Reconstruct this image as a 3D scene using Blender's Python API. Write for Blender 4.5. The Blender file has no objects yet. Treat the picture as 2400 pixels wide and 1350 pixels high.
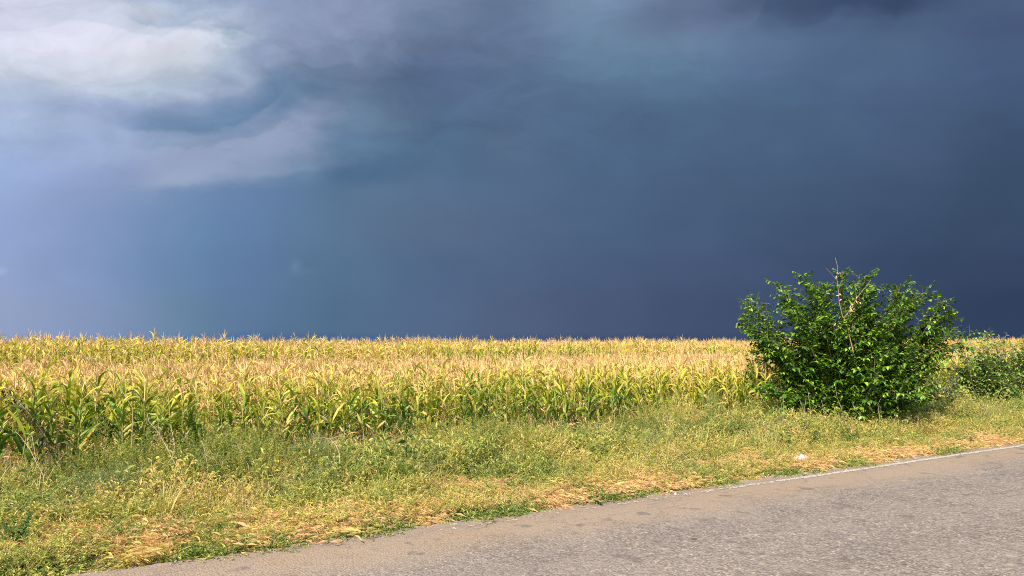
import bpy, math, random
import numpy as np
from mathutils import Vector, Matrix

scene = bpy.context.scene
COL = scene.collection
R = math.radians
SEED = 7
DENOISE = False
rng = np.random.default_rng(SEED)

# ------------------------------------------------------------------ camera
F, W0, H0 = 1733.0, 2400.0, 1350.0
CAM_Z = 2.4
PITCH = math.atan(125.0 / F)
cam_data = bpy.data.cameras.new('camera')
cam = bpy.data.objects.new('camera', cam_data)
COL.objects.link(cam)
cam.location = (0, 0, CAM_Z)
cam.rotation_euler = (math.pi / 2 + PITCH, 0, 0)
cam_data.sensor_width = 36.0
cam_data.lens = F / W0 * 36.0
cam_data.clip_start = 0.1
cam_data.clip_end = 6000
scene.camera = cam
scene.cycles.filter_width = 1.0
scene.cycles.use_denoising = DENOISE
scene.view_settings.view_transform = 'Standard'
scene.view_settings.look = 'None'
EXPO = 0.5
scene.view_settings.exposure = EXPO
scene.view_settings.gamma = 1.0


def lin(c):
    c = (c[0] + 1.0, c[1] - 0.5, c[2] - 1.5)
    out = []
    for v in c:
        v /= 255.0
        out.append(v / 12.92 if v <= 0.04045 else ((v + 0.055) / 1.055) ** 2.4)
    return (*out, 1.0)


# ------------------------------------------------------------------ node helpers
class NT:
    def __init__(self, tree):
        self.t = tree
        tree.nodes.clear()

    def n(self, kind, **kw):
        nd = self.t.nodes.new(kind)
        for k, v in kw.items():
            setattr(nd, k, v)
        return nd

    def put(self, sock, v):
        if v is None:
            return
        if hasattr(v, 'is_linked') or isinstance(v, bpy.types.NodeSocket):
            self.t.links.new(v, sock)
        else:
            sock.default_value = v

    def math(self, op, a, b=None, c=None, clamp=False):
        nd = self.n('ShaderNodeMath', operation=op, use_clamp=clamp)
        self.put(nd.inputs[0], a)
        if b is not None:
            self.put(nd.inputs[1], b)
        if c is not None:
            self.put(nd.inputs[2], c)
        return nd.outputs[0]

    def smooth(self, v, a, b, lo=0.0, hi=1.0):
        nd = self.n('ShaderNodeMapRange', interpolation_type='SMOOTHSTEP')
        self.put(nd.inputs['Value'], v)
        nd.inputs['From Min'].default_value = a
        nd.inputs['From Max'].default_value = b
        nd.inputs['To Min'].default_value = lo
        nd.inputs['To Max'].default_value = hi
        return nd.outputs[0]

    def mix(self, f, a, b, blend='MIX'):
        nd = self.n('ShaderNodeMix', data_type='RGBA', blend_type=blend)
        nd.clamp_factor = True
        self.put(nd.inputs[0], f)
        self.put(nd.inputs[6], a)
        self.put(nd.inputs[7], b)
        return nd.outputs[2]

    def ramp(self, v, stops, interp='LINEAR'):
        nd = self.n('ShaderNodeValToRGB')
        cr = nd.color_ramp
        cr.interpolation = interp
        while len(cr.elements) > 1:
            cr.elements.remove(cr.elements[-1])
        cr.elements[0].position = stops[0][0]
        cr.elements[0].color = stops[0][1] if len(stops[0][1]) == 4 else (*stops[0][1], 1)
        for p, c in stops[1:]:
            e = cr.elements.new(p)
            e.color = c if len(c) == 4 else (*c, 1)
        self.put(nd.inputs[0], v)
        return nd.outputs[0]

    def noise(self, vec, scale, detail=4.0, rough=0.5, dist=0.0, out='Fac'):
        nd = self.n('ShaderNodeTexNoise')
        self.put(nd.inputs['Vector'], vec)
        nd.inputs['Scale'].default_value = scale
        nd.inputs['Detail'].default_value = detail
        nd.inputs['Roughness'].default_value = rough
        nd.inputs['Distortion'].default_value = dist
        return nd.outputs[out]

    def comb(self, x, y, z=0.0):
        nd = self.n('ShaderNodeCombineXYZ')
        self.put(nd.inputs[0], x)
        self.put(nd.inputs[1], y)
        self.put(nd.inputs[2], z)
        return nd.outputs[0]


# ------------------------------------------------------------------ sun and sky
SUN_EL, SUN_AZ = R(43), R(180 + 28)          # compass direction of the sun, clockwise from +Y (the view)
SUN_DIR = Vector((math.sin(SUN_AZ) * math.cos(SUN_EL), math.cos(SUN_AZ) * math.cos(SUN_EL), math.sin(SUN_EL)))
sun_data = bpy.data.lights.new('sun', 'SUN')
sun_data.energy = 5.0
sun_data.angle = R(0.5)
sun_data.color = (1.0, 0.93, 0.80)
sun = bpy.data.objects.new('sun', sun_data)
COL.objects.link(sun)
sun.rotation_euler = SUN_DIR.to_track_quat('Z', 'Y').to_euler()

world = bpy.data.worlds.new('World')
scene.world = world
world.use_nodes = True
w = NT(world.node_tree)
tc = w.n('ShaderNodeTexCoord')
sep = w.n('ShaderNodeSeparateXYZ')
w.put(sep.inputs[0], tc.outputs['Generated'])
X, Y, Z = sep.outputs
Yg = w.math('MAXIMUM', Y, 0.12)
U = w.math('DIVIDE', X, Yg)
V = w.math('DIVIDE', Z, Yg)
uv = w.comb(w.math('MULTIPLY', U, 1.0), w.math('MULTIPLY', V, 1.6), 0.0)


def warp(vec, scale, amp, detail, rough, off):
    o = w.n('ShaderNodeVectorMath', operation='ADD')
    w.put(o.inputs[0], vec)
    o.inputs[1].default_value = (off, off * 0.7, 0.3)
    c = w.noise(o.outputs[0], scale, detail, rough, out='Color')
    s = w.n('ShaderNodeVectorMath', operation='SUBTRACT')
    w.put(s.inputs[0], c)
    s.inputs[1].default_value = (0.5, 0.5, 0.5)
    m = w.n('ShaderNodeVectorMath', operation='SCALE')
    w.put(m.inputs[0], s.outputs[0])
    w.put(m.inputs['Scale'], amp)
    sp = w.n('ShaderNodeSeparateXYZ')
    w.put(sp.inputs[0], m.outputs[0])
    return sp.outputs[0], sp.outputs[1]


# the storm cloud is calmer to the right and low down, and ragged high up and on the left
rag = w.math('MULTIPLY', w.smooth(V, 0.08, 0.30, 0.25, 1.0), w.smooth(U, -0.10, 0.25, 1.0, 0.55))
a1, b1 = warp(uv, 3.4, 0.10, 2.0, 0.5, 4.1)
a2, b2 = warp(uv, 11.0, 0.07, 8.0, 0.66, 9.7)
Uw = w.math('ADD', U, w.math('MULTIPLY', w.math('ADD', a1, a2), rag))
Vw = w.math('ADD', V, w.math('MULTIPLY', w.math('ADD', b1, b2), w.math('MULTIPLY', rag, 0.75)))


def px_u(px):
    return (px - 1200.0) / F


def py_v(py):
    b = (675.0 - py) / F
    return (math.sin(PITCH) + b * math.cos(PITCH)) / (math.cos(PITCH) - b * math.sin(PITCH))


XS = [0, 150, 300, 400, 500, 600, 700, 800, 1000, 1200, 1400, 1600, 1800, 2000, 2100, 2400]
ROWS = [
    (-260, [(200, 205, 228), (195, 200, 224), (180, 188, 215), (165, 175, 205), (150, 162, 195), (140, 152, 186), (130, 142, 175), (120, 132, 165), (105, 118, 152), (92, 108, 142), (84, 100, 134), (76, 92, 124), (66, 82, 114), (62, 78, 110), (62, 78, 110), (66, 82, 114)]),
    (0, [(213, 217, 238), (204, 212, 234), (158, 176, 206), (150, 168, 200), (144, 160, 192), (140, 156, 188), (138, 152, 184), (136, 150, 182), (118, 138, 170), (102, 124, 156), (116, 140, 170), (104, 122, 156), (72, 92, 124), (62, 82, 114), (58, 78, 112), (78, 98, 130)]),
    (50, [(210, 215, 236), (212, 218, 238), (196, 206, 222), (158, 178, 204), (150, 168, 198), (142, 158, 190), (138, 154, 186), (134, 148, 180), (106, 128, 160), (98, 118, 150), (112, 138, 168), (98, 118, 150), (80, 102, 134), (78, 100, 134), (74, 96, 128), (74, 94, 128)]),
    (100, [(218, 222, 242), (222, 225, 244), (216, 219, 232), (204, 210, 222), (160, 182, 206), (140, 160, 192), (128, 144, 178), (108, 130, 160), (94, 114, 148), (98, 118, 150), (106, 134, 164), (104, 130, 160), (90, 114, 148), (82, 106, 140), (82, 106, 138), (70, 90, 124)]),
    (160, [(202, 212, 228), (206, 214, 230), (206, 212, 226), (198, 208, 222), (172, 190, 212), (138, 156, 190), (106, 134, 164), (98, 120, 150), (84, 106, 140), (90, 114, 146), (98, 128, 158), (94, 124, 154), (86, 110, 144), (80, 104, 138), (78, 102, 136), (70, 92, 126)]),
    (215, [(176, 192, 216), (172, 188, 214), (186, 202, 220), (172, 190, 212), (150, 166, 198), (108, 136, 168), (98, 126, 158), (98, 124, 154), (84, 106, 140), (88, 112, 144), (88, 114, 146), (88, 116, 148), (80, 106, 138), (76, 100, 134), (76, 98, 132), (68, 90, 124)]),
    (258, [(170, 188, 218), (158, 176, 208), (150, 168, 202), (132, 150, 184), (106, 136, 170), (100, 130, 164), (122, 144, 174), (104, 130, 158), (84, 108, 140), (84, 108, 140), (84, 110, 142), (82, 110, 142), (78, 102, 134), (74, 98, 130), (74, 96, 130), (66, 88, 120)]),
    (300, [(166, 186, 218), (158, 178, 212), (134, 156, 190), (112, 140, 174), (108, 138, 172), (128, 150, 180), (138, 154, 186), (104, 132, 162), (82, 108, 140), (84, 108, 140), (82, 108, 140), (80, 106, 138), (76, 100, 132), (72, 96, 128), (72, 94, 126), (64, 86, 118)]),
    (350, [(156, 178, 214), (150, 170, 208), (146, 166, 200), (144, 162, 194), (146, 162, 194), (142, 158, 190), (132, 152, 182), (94, 124, 156), (80, 108, 140), (84, 108, 138), (80, 106, 138), (78, 104, 136), (74, 98, 130), (70, 94, 126), (70, 90, 122), (62, 84, 114)]),
    (410, [(152, 174, 214), (148, 168, 210), (142, 162, 202), (150, 167, 198), (146, 164, 194), (128, 150, 180), (104, 134, 166), (80, 110, 144), (82, 110, 142), (82, 106, 138), (78, 104, 136), (76, 100, 132), (72, 96, 128), (68, 90, 122), (66, 88, 118), (60, 82, 110)]),
    (455, [(150, 172, 214), (144, 165, 206), (130, 154, 194), (120, 145, 184), (108, 138, 176), (98, 130, 168), (92, 124, 158), (90, 118, 148), (88, 114, 146), (82, 106, 138), (78, 102, 134), (74, 98, 130), (70, 94, 124), (66, 88, 118), (64, 85, 115), (58, 79, 107)]),
    (530, [(147, 168, 212), (140, 162, 204), (124, 149, 190), (112, 142, 180), (104, 136, 174), (96, 130, 166), (90, 122, 154), (88, 116, 147), (90, 112, 142), (82, 104, 136), (76, 100, 132), (72, 95, 127), (68, 90, 122), (63, 84, 114), (60, 81, 111), (56, 76, 104)]),
    (630, [(146, 166, 207), (134, 156, 198), (120, 146, 186), (108, 139, 176), (100, 131, 168), (92, 124, 160), (88, 118, 150), (84, 113, 144), (82, 106, 139), (80, 101, 134), (74, 94, 128), (70, 89, 122), (66, 84, 117), (60, 79, 110), (57, 76, 107), (52, 70, 99)]),
    (735, [(146, 164, 198), (134, 153, 190), (124, 146, 182), (112, 140, 170), (100, 130, 162), (90, 122, 155), (84, 115, 146), (80, 109, 139), (82, 104, 138), (82, 100, 131), (74, 91, 122), (68, 84, 116), (62, 79, 110), (56, 73, 104), (52, 69, 100), (48, 65, 94)]),
    (776, [(146, 164, 198), (134, 153, 190), (124, 146, 182), (112, 140, 170), (100, 130, 162), (90, 122, 155), (84, 115, 146), (80, 109, 139), (82, 104, 138), (82, 100, 131), (74, 91, 122), (68, 84, 116), (62, 79, 110), (56, 73, 104), (52, 69, 100), (48, 65, 94)]),
    (800, [(124, 154, 196), (114, 146, 190), (102, 138, 180), (94, 132, 172), (84, 122, 164), (76, 114, 154), (72, 106, 146), (66, 102, 145), (68, 96, 136), (68, 90, 126), (64, 84, 118), (58, 77, 110), (54, 72, 104), (50, 67, 99), (48, 64, 96), (44, 60, 90)]),
]
tU = w.math('DIVIDE', w.math('ADD', Uw, 0.75), 1.5, clamp=True)
SKY_K = 1.0
row_out = []
for py, cols in ROWS:
    if py > 440:
        cols = [(r_ - (5 if 250 < x < 550 else 0), g_ - (4 if 250 < x < 650 else 0), b_ - (4 if 250 < x < 550 else 0)) for x, (r_, g_, b_) in zip(XS, cols)]
    stops = [((px_u(x) + 0.75) / 1.5, tuple(v * SKY_K for v in lin(c)[:3])) for x, c in zip(XS, cols)]
    row_out.append((py_v(py), w.ramp(tU, stops, 'B_SPLINE' if py > 440 else 'EASE')))
c = row_out[0][1]
for (va, ca), (vb, cb) in zip(row_out[:-1], row_out[1:]):
    c = w.mix(w.smooth(Vw, va, vb), c, cb)


# soft brightness mottling, streaky rain shafts and a few wisps, all fixed in the sky's own directions
def sky_blob(px, py, rx, ry, ang=0.0, uu=None, vv=None):
    du = w.math('SUBTRACT', uu if uu is not None else Uw, px_u(px))
    dv = w.math('SUBTRACT', vv if vv is not None else Vw, py_v(py))
    ca, sa = math.cos(ang), math.sin(ang)
    p = w.math('ADD', w.math('MULTIPLY', du, ca), w.math('MULTIPLY', dv, sa))
    q = w.math('SUBTRACT', w.math('MULTIPLY', dv, ca), w.math('MULTIPLY', du, sa))
    p = w.math('DIVIDE', p, rx / F)
    q = w.math('DIVIDE', q, ry / F)
    r2 = w.math('ADD', w.math('MULTIPLY', p, p), w.math('MULTIPLY', q, q))
    return w.math('EXPONENT', w.math('MULTIPLY', r2, -1.0))


puff = w.noise(w.comb(w.math('MULTIPLY', Uw, 1.0), w.math('MULTIPLY', Vw, 1.7), 1.3), 9.0, 6.0, 0.58, 0.4)
puff = w.smooth(puff, 0.36, 0.68)
for px, py, rx, ry, ang, amt, colr in [
    (440, 95, 190, 60, -0.25, 0.75, (224, 228, 240)),
    (290, 45, 110, 30, 0.0, 0.35, (200, 212, 228)),
    (640, 300, 170, 55, 0.45, 0.55, (150, 164, 196)),
    (420, 395, 190, 42, 0.22, 0.65, (156, 172, 202)),
    (760, 90, 200, 60, -0.1, 0.45, (148, 160, 192)),
    (170, 372, 120, 22, 0.1, 0.4, (158, 176, 208)),
    (1700, 55, 200, 50, 0.1, 0.45, (112, 128, 160)),
]:
    m = w.math('MULTIPLY', sky_blob(px, py, rx, ry, ang), w.math('MULTIPLY', puff, amt))
    c = w.mix(m, c, lin(colr))
for px, py, rx, ry, ang, amt, colr in [
    (2050, 5, 260, 34, 0.05, 0.75, (56, 74, 106)),
    (1760, 20, 120, 30, 0.2, 0.6, (66, 84, 116)),
    (2330, 70, 130, 26, 0.15, 0.6, (66, 84, 118)),
    (560, 262, 130, 30, 0.42, 0.55, (98, 128, 164)),
    (360, 292, 120, 18, -0.05, 0.35, (112, 140, 174)),
    (900, 190, 260, 70, 0.15, 0.35, (84, 104, 138)),
]:
    m = w.math('MULTIPLY', sky_blob(px, py, rx, ry, ang), amt)
    m = w.math('MULTIPLY', m, w.math('ADD', w.math('MULTIPLY', puff, 0.6), 0.5))
    c = w.mix(m, c, lin(colr))
# cloud rims: the lower or upper edge of a bank of cloud, crisp but frayed
def rim(points, h_in, h_out, col_in, a_in, col_out, a_out, fade=40, soft=5, fray=22, up=1):
    """points: the rim from left to right; 'in' is the side above it (up=1) or below it (up=-1)"""
    global c
    fc = w.n('ShaderNodeFloatCurve')
    x0, x1 = points[0][0], points[-1][0]
    cu = fc.mapping.curves[0]
    lo, hi = -0.1, 0.6
    pl = [((px - x0) / (x1 - x0), (py_v(py) - lo) / (hi - lo)) for px, py in points]
    cu.points[0].location = pl[0]
    cu.points[1].location = pl[-1]
    for q in pl[1:-1]:
        cu.points.new(*q)
    fc.mapping.update()
    u0 = w.math('ADD', U, w.math('MULTIPLY', a2, 0.35))
    un = w.math('DIVIDE', w.math('SUBTRACT', u0, px_u(x0)), (x1 - x0) / F, clamp=True)
    w.put(fc.inputs['Value'], un)
    e = w.math('ADD', w.math('MULTIPLY', fc.outputs[0], hi - lo), lo)
    fr = w.noise(w.comb(U, w.math('MULTIPLY', V, 1.4), 2.0), 16.0, 6.0, 0.6, 0.3)
    e = w.math('ADD', e, w.math('MULTIPLY', w.math('SUBTRACT', fr, 0.5), fray * 2 / F))
    d = w.math('MULTIPLY', w.math('SUBTRACT', V, e), up * F)          # in photograph pixels, positive on the 'in' side
    fd = fade / (x1 - x0)
    win = w.math('MULTIPLY', w.smooth(un, 0.0, fd), w.smooth(un, 1.0 - fd, 1.0, 1.0, 0.0))
    inside = w.math('MULTIPLY', w.smooth(d, -soft, soft), w.math('EXPONENT', w.math('MULTIPLY', w.math('MAXIMUM', d, 0.0), -1.0 / h_in)))
    outside = w.math('MULTIPLY', w.smooth(d, -soft, soft, 1.0, 0.0), w.math('EXPONENT', w.math('MULTIPLY', w.math('MINIMUM', d, 0.0), 1.0 / h_out)))
    c = w.mix(w.math('MULTIPLY', w.math('MULTIPLY', inside, win), a_in), c, lin(col_in))
    c = w.mix(w.math('MULTIPLY', w.math('MULTIPLY', outside, win), a_out), c, lin(col_out))


rim([(240, 300), (320, 308), (400, 309), (500, 303), (560, 284), (610, 252), (650, 214), (676, 186)], 44, 30, (94, 127, 162), 0.75, (140, 158, 190), 0.5, fade=75, soft=9, fray=26)
rim([(40, 232), (200, 226), (330, 240), (460, 236), (560, 214), (640, 170)], 30, 40, (206, 214, 228), 0.35, (148, 166, 198), 0.4, fade=110, soft=16, fray=26)
rim([(-60, 262), (60, 258), (160, 268), (260, 300), (340, 318)], 26, 30, (146, 166, 204), 0.35, (168, 186, 218), 0.4, fade=60, soft=14, fray=10)
rim([(270, 456), (340, 447), (430, 436), (540, 424), (640, 412), (760, 396), (860, 380)], 34, 30, (150, 167, 196), 0.45, (100, 134, 172), 0.35, fade=190, soft=12, fray=24)
rim([(280, 340), (360, 352), (450, 345), (520, 322), (580, 318), (640, 290), (700, 300)], 16, 40, (126, 148, 182), 0.5, (152, 166, 197), 0.6, fade=60, soft=6, fray=42)
rim([(-80, 78), (60, 66), (150, 48), (230, 62), (320, 82), (355, 86), (395, 70), (425, 80), (440, 112)], 22, 46, (198, 206, 226), 0.55, (222, 226, 242), 0.6, fade=50, soft=5, fray=14)
rim([(250, 30), (300, 52), (345, 66), (400, 62), (470, 72), (540, 70), (600, 90)], 26, 20, (142, 164, 196), 0.55, (190, 206, 222), 0.35, fade=50, soft=6, fray=24)
rim([(620, 150), (680, 140), (740, 158), (790, 150), (860, 175)], 40, 26, (132, 146, 180), 0.5, (96, 124, 156), 0.4, fade=60, soft=8, fray=26)
rim([(1520, 80), (1640, 74), (1720, 66), (1790, 40), (1815, 0), (1830, -30)], 46, 30, (104, 122, 156), 0.5, (102, 128, 160), 0.3, fade=60, soft=7, fray=22)
rim([(1800, 26), (1880, 50), (1950, 42), (2010, 18), (2080, 20), (2140, 34), (2190, 12), (2260, -12)], 34, 34, (60, 78, 112), 0.6, (86, 108, 142), 0.25, fade=90, soft=20, fray=46)
rim([(2200, 60), (2280, 84), (2360, 90), (2480, 80)], 34, 30, (70, 88, 122), 0.5, (76, 100, 132), 0.2, fade=60, soft=14, fray=26)

# the little far cloud puffs low on the left
c = w.mix(w.math('MULTIPLY', sky_blob(690, 624, 12, 15, 0, U, V), 0.28), c, lin((122, 150, 180)))
c = w.mix(w.math('MULTIPLY', sky_blob(720, 636, 30, 8, 0, U, V), 0.12), c, lin((110, 140, 172)))
c = w.mix(w.math('MULTIPLY', sky_blob(-2, 636, 12, 9, 0, U, V), 0.4), c, lin((176, 196, 222)))
mot = w.noise(w.comb(w.math('MULTIPLY', U, 1.0), w.math('MULTIPLY', V, 1.3), 0.0), 4.5, 5.0, 0.5, 0.6)
shaft = w.noise(w.comb(w.math('MULTIPLY', U, 9.0), w.math('MULTIPLY', V, 0.8), 0.0), 1.2, 3.0, 0.5)
bil = w.noise(w.comb(w.math('MULTIPLY', Uw, 1.0), w.math('MULTIPLY', Vw, 2.2), 5.0), 8.0, 9.0, 0.62, 1.1)
bil = w.math('MULTIPLY', w.math('MULTIPLY', w.math('SUBTRACT', bil, 0.5), 0.55), w.math('MULTIPLY', w.smooth(V, 0.19, 0.30), w.smooth(U, -0.1, 0.5, 1.0, 0.35)))
k = w.math('ADD', bil, w.math('ADD', w.smooth(mot, 0.25, 0.75, 0.93, 1.07), w.math('MULTIPLY', w.math('SUBTRACT', shaft, 0.5), 0.07)))
kc = w.n('ShaderNodeCombineColor')
for i in range(3):
    w.put(kc.inputs[i], k)
c = w.mix(1.0, c, kc.outputs[0], 'MULTIPLY')

nishita = w.n('ShaderNodeTexSky', sky_type='NISHITA', sun_disc=False)
nishita.sun_elevation = SUN_EL
nishita.sun_rotation = SUN_AZ
bg_n = w.n('ShaderNodeBackground')
w.put(bg_n.inputs[0], nishita.outputs[0])
bg_n.inputs[1].default_value = 0.15
bg_s = w.n('ShaderNodeBackground')
w.put(bg_s.inputs[0], c)
bg_s.inputs[1].default_value = 2.0 ** -EXPO
front = w.math('MULTIPLY', w.smooth(Y, 0.10, 0.55), w.smooth(Z, 0.62, 0.95, 1.0, 0.0))
ms = w.n('ShaderNodeMixShader')
w.put(ms.inputs[0], front)
w.put(ms.inputs[1], bg_n.outputs[0])
w.put(ms.inputs[2], bg_s.outputs[0])
wo = w.n('ShaderNodeOutputWorld')
w.put(wo.inputs[0], ms.outputs[0])
world.cycles.sampling_method = 'MANUAL'
world.cycles.sample_map_resolution = 256

# ------------------------------------------------------------------ the road frame: s runs along the road, n across it towards the field
ANG = math.atan2(0.517, 0.856)
UX, UY = math.cos(ANG), math.sin(ANG)


def sn(x, y):
    return x * UX + y * UY, -x * UY + y * UX


def xy(s, n):
    return s * UX - n * UY, s * UY + n * UX


def ray_sn(px, n):
    """the point at distance n across the road that lies below the direction px of the photograph"""
    a = (px - 1200.0) / F
    d = n / (UX - a * UY)
    return d * a * UX + d * UY, d


_oct = []
for _i in range(40):
    _oct.append((rng.uniform(0, 6.283), rng.uniform(0, 6.283)))


def fbm(s, n, f0, seed=0, octs=4):
    """cheap smooth pseudo-noise in about -1..1 for arrays"""
    r = np.random.default_rng(seed + 100)
    v = 0
    amp = 1.0
    tot = 0
    for o in range(octs):
        for _ in range(3):
            th, ph = r.uniform(0, 6.283, 2)
            fr = f0 * 2 ** o * r.uniform(0.7, 1.4)
            v = v + amp * np.sin((s * np.cos(th) + n * np.sin(th)) * fr * 6.283 + ph + 1.3 * np.sin((s * np.sin(th) - n * np.cos(th)) * fr * 3.1 + ph * 2))
        tot += amp * 1.7
        amp *= 0.55
    return v / tot


def sstep(v, a, b):
    t = np.clip((v - a) / (b - a), 0, 1)
    return t * t * (3 - 2 * t)


def ground_z(s, n):
    s = np.asarray(s, float)
    n = np.asarray(n, float)
    z = 0.42 * sstep(n, 27.5, 33) * (1.0 - 0.0022 * np.clip(s, 0, 80)) - 2.2 * sstep(n, 46, 130)
    z = z + 0.07 * fbm(s, n, 0.035, 3, 2) * sstep(n, 20, 30)
    z = z + (0.05 * fbm(s, n, 0.3, 5, 3) + 0.02) * sstep(n, 9.1, 10.2) * (1 - sstep(n, 60, 120))
    z = z - 0.05 * (1 - sstep(n, 8.7, 9.3)) * sstep(n, -30, -20)
    return z


# ------------------------------------------------------------------ object helpers
def tag(o, label=None, cat=None, group=None, kind=None):
    if label:
        o['label'] = label
    if cat:
        o['category'] = cat
    if group:
        o['group'] = group
    if kind:
        o['kind'] = kind
    return o


def mesh_from(name, verts, faces, attrs=None, smooth=False):
    me = bpy.data.meshes.new(name)
    me.from_pydata(np.asarray(verts).tolist(), [], [list(f) for f in faces])
    if attrs:
        for k, v in attrs.items():
            a = me.attributes.new(k, 'FLOAT', 'POINT')
            a.data.foreach_set('value', np.asarray(v, dtype=np.float32))
    if smooth:
        me.polygons.foreach_set('use_smooth', [True] * len(me.polygons))
    me.update()
    return me


def obj(name, me, mat=None, parent=None, loc=None, link=True):
    o = bpy.data.objects.new(name, me)
    if mat is not None and me is not None and len(me.materials) == 0:
        me.materials.append(mat)
    if link:
        COL.objects.link(o)
    if parent is not None:
        o.parent = parent
    if loc is not None:
        o.location = loc
    return o


def empty(name, loc, rz=0.0):
    o = bpy.data.objects.new(name, None)
    o.empty_display_size = 0.1
    o.location = loc
    o.rotation_euler = (0, 0, rz)
    COL.objects.link(o)
    return o


class Geo:
    """collects vertices and faces with one float per vertex"""

    def __init__(self):
        self.v, self.f, self.a, self.mi = [], [], [], []

    def add(self, verts, faces, a=0.0, mi=0):
        b = len(self.v)
        self.v.extend([tuple(p) for p in verts])
        self.f.extend([tuple(i + b for i in f) for f in faces])
        self.a.extend(list(a) if hasattr(a, '__len__') else [a] * len(verts))
        self.mi.extend([mi] * len(faces))

    def tube(self, pts, r0, r1, sides=5, a=0.0, mi=0):
        pts = [Vector(p) for p in pts]
        n = len(pts)
        vs, fs = [], []
        for i, p in enumerate(pts):
            d = (pts[min(i + 1, n - 1)] - pts[max(i - 1, 0)]).normalized()
            x = d.orthogonal().normalized() if i == 0 else (x - d * x.dot(d)).normalized()
            y = d.cross(x)
            r = r0 + (r1 - r0) * i / (n - 1)
            for k in range(sides):
                t = 6.28318 * k / sides
                vs.append(p + x * math.cos(t) * r + y * math.sin(t) * r)
        for i in range(n - 1):
            for k in range(sides):
                k2 = (k + 1) % sides
                fs.append((i * sides + k, i * sides + k2, (i + 1) * sides + k2, (i + 1) * sides + k))
        fs.append(tuple(range((n - 1) * sides, n * sides)))
        self.add(vs, fs, a, mi)

    def blade(self, base, az, length, width, up, droop, a, segs=6, fold=0.25, twist=0.0, side=0.0, mi=0, base_w=0.5, jit=None):
        """a grass-like leaf with a folded midrib; up = starting pitch, droop = how far the pitch falls by its tip"""
        p = Vector(base)
        vs, at = [], []
        step = length / segs
        if jit:
            kink = jit.uniform(0.2, 0.7) if jit.random() < 0.45 else 0.0
            kt = jit.uniform(0.2, 0.6)
        for i in range(segs + 1):
            t = i / segs
            pitch = up - droop * (t ** 1.3)
            ang = az + side * t * t
            if jit:
                pitch -= kink * max(0.0, t - kt) * 3.0
                pitch += jit.uniform(-0.2, 0.2)
                ang += jit.uniform(-0.2, 0.2)
            d = Vector((math.cos(ang) * math.cos(pitch), math.sin(ang) * math.cos(pitch), math.sin(pitch)))
            nrm = Vector((-math.cos(ang) * math.sin(pitch), -math.sin(ang) * math.sin(pitch), math.cos(pitch)))
            sd = d.cross(nrm)
            tw = twist * t
            sd2 = sd * math.cos(tw) + nrm * math.sin(tw)
            nr2 = nrm * math.cos(tw) - sd * math.sin(tw)
            wd = width * 0.5 * (base_w + (1 - base_w) * min(1, t * 4)) * (1 - t ** 2.6)
            wd = max(wd, width * 0.02)
            vs += [p - sd2 * wd + nr2 * wd * fold, p, p + sd2 * wd + nr2 * wd * fold]
            av = a[0] + (a[1] - a[0]) * t
            at += [av + 0.06, av, av + 0.06]
            p = p + d * step
        fs = []
        for i in range(segs):
            b = i * 3
            fs += [(b, b + 1, b + 4, b + 3), (b + 1, b + 2, b + 5, b + 4)]
        self.add(vs, fs, at, mi)

    def mesh(self, name, mats=None, smooth=False):
        me = mesh_from(name, self.v, self.f, {'leaf': self.a}, smooth)
        if mats:
            for m in mats:
                me.materials.append(m)
            if len(mats) > 1:
                me.polygons.foreach_set('material_index', self.mi)
        return me


# ------------------------------------------------------------------ materials
def mat_new(name):
    m = bpy.data.materials.new(name)
    m.use_nodes = True
    return m, NT(m.node_tree)


def leaf_material(name, stops, trans=0.3, rough=0.5, spec=0.35, tone_amt=0.5, sat_var=0.06, ttint=(1.0, 1.0, 0.55), vv=0.5):
    m, t = mat_new(name)
    a = t.n('ShaderNodeAttribute', attribute_type='GEOMETRY', attribute_name='leaf').outputs['Fac']
    b = t.n('ShaderNodeAttribute', attribute_type='INSTANCER', attribute_name='tone').outputs['Fac']
    v = t.math('ADD', a, t.math('MULTIPLY', t.math('SUBTRACT', b, 0.5), tone_amt))
    geo = t.n('ShaderNodeNewGeometry')
    nz = t.noise(geo.outputs['Position'], 4.0, 3.0)
    v = t.math('ADD', v, t.math('MULTIPLY', t.math('SUBTRACT', nz, 0.5), 0.25), clamp=True)
    col = t.ramp(v, stops)
    hsv = t.n('ShaderNodeHueSaturation')
    t.put(hsv.inputs['Color'], col)
    rnd = t.n('ShaderNodeNewGeometry').outputs['Random Per Island']
    t.put(hsv.inputs['Value'], t.math('ADD', t.math('MULTIPLY', rnd, vv), 1.0 - vv * 0.5))
    t.put(hsv.inputs['Hue'], t.math('ADD', t.math('MULTIPLY', t.math('FRACT', t.math('MULTIPLY', rnd, 7.31)), sat_var * 0.5), 0.5 - sat_var * 0.25))
    col = hsv.outputs[0]
    p = t.n('ShaderNodeBsdfPrincipled')
    t.put(p.inputs['Base Color'], col)
    p.inputs['Roughness'].default_value = rough
    p.inputs['Specular IOR Level'].default_value = spec
    tr = t.n('ShaderNodeBsdfTranslucent')
    t.put(tr.inputs['Color'], t.mix(1.0, col, (*ttint, 1), 'MULTIPLY'))
    mx = t.n('ShaderNodeMixShader')
    mx.inputs[0].default_value = trans
    t.put(mx.inputs[1], p.outputs[0])
    t.put(mx.inputs[2], tr.outputs[0])
    o = t.n('ShaderNodeOutputMaterial')
    t.put(o.inputs[0], mx.outputs[0])
    return m


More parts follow.
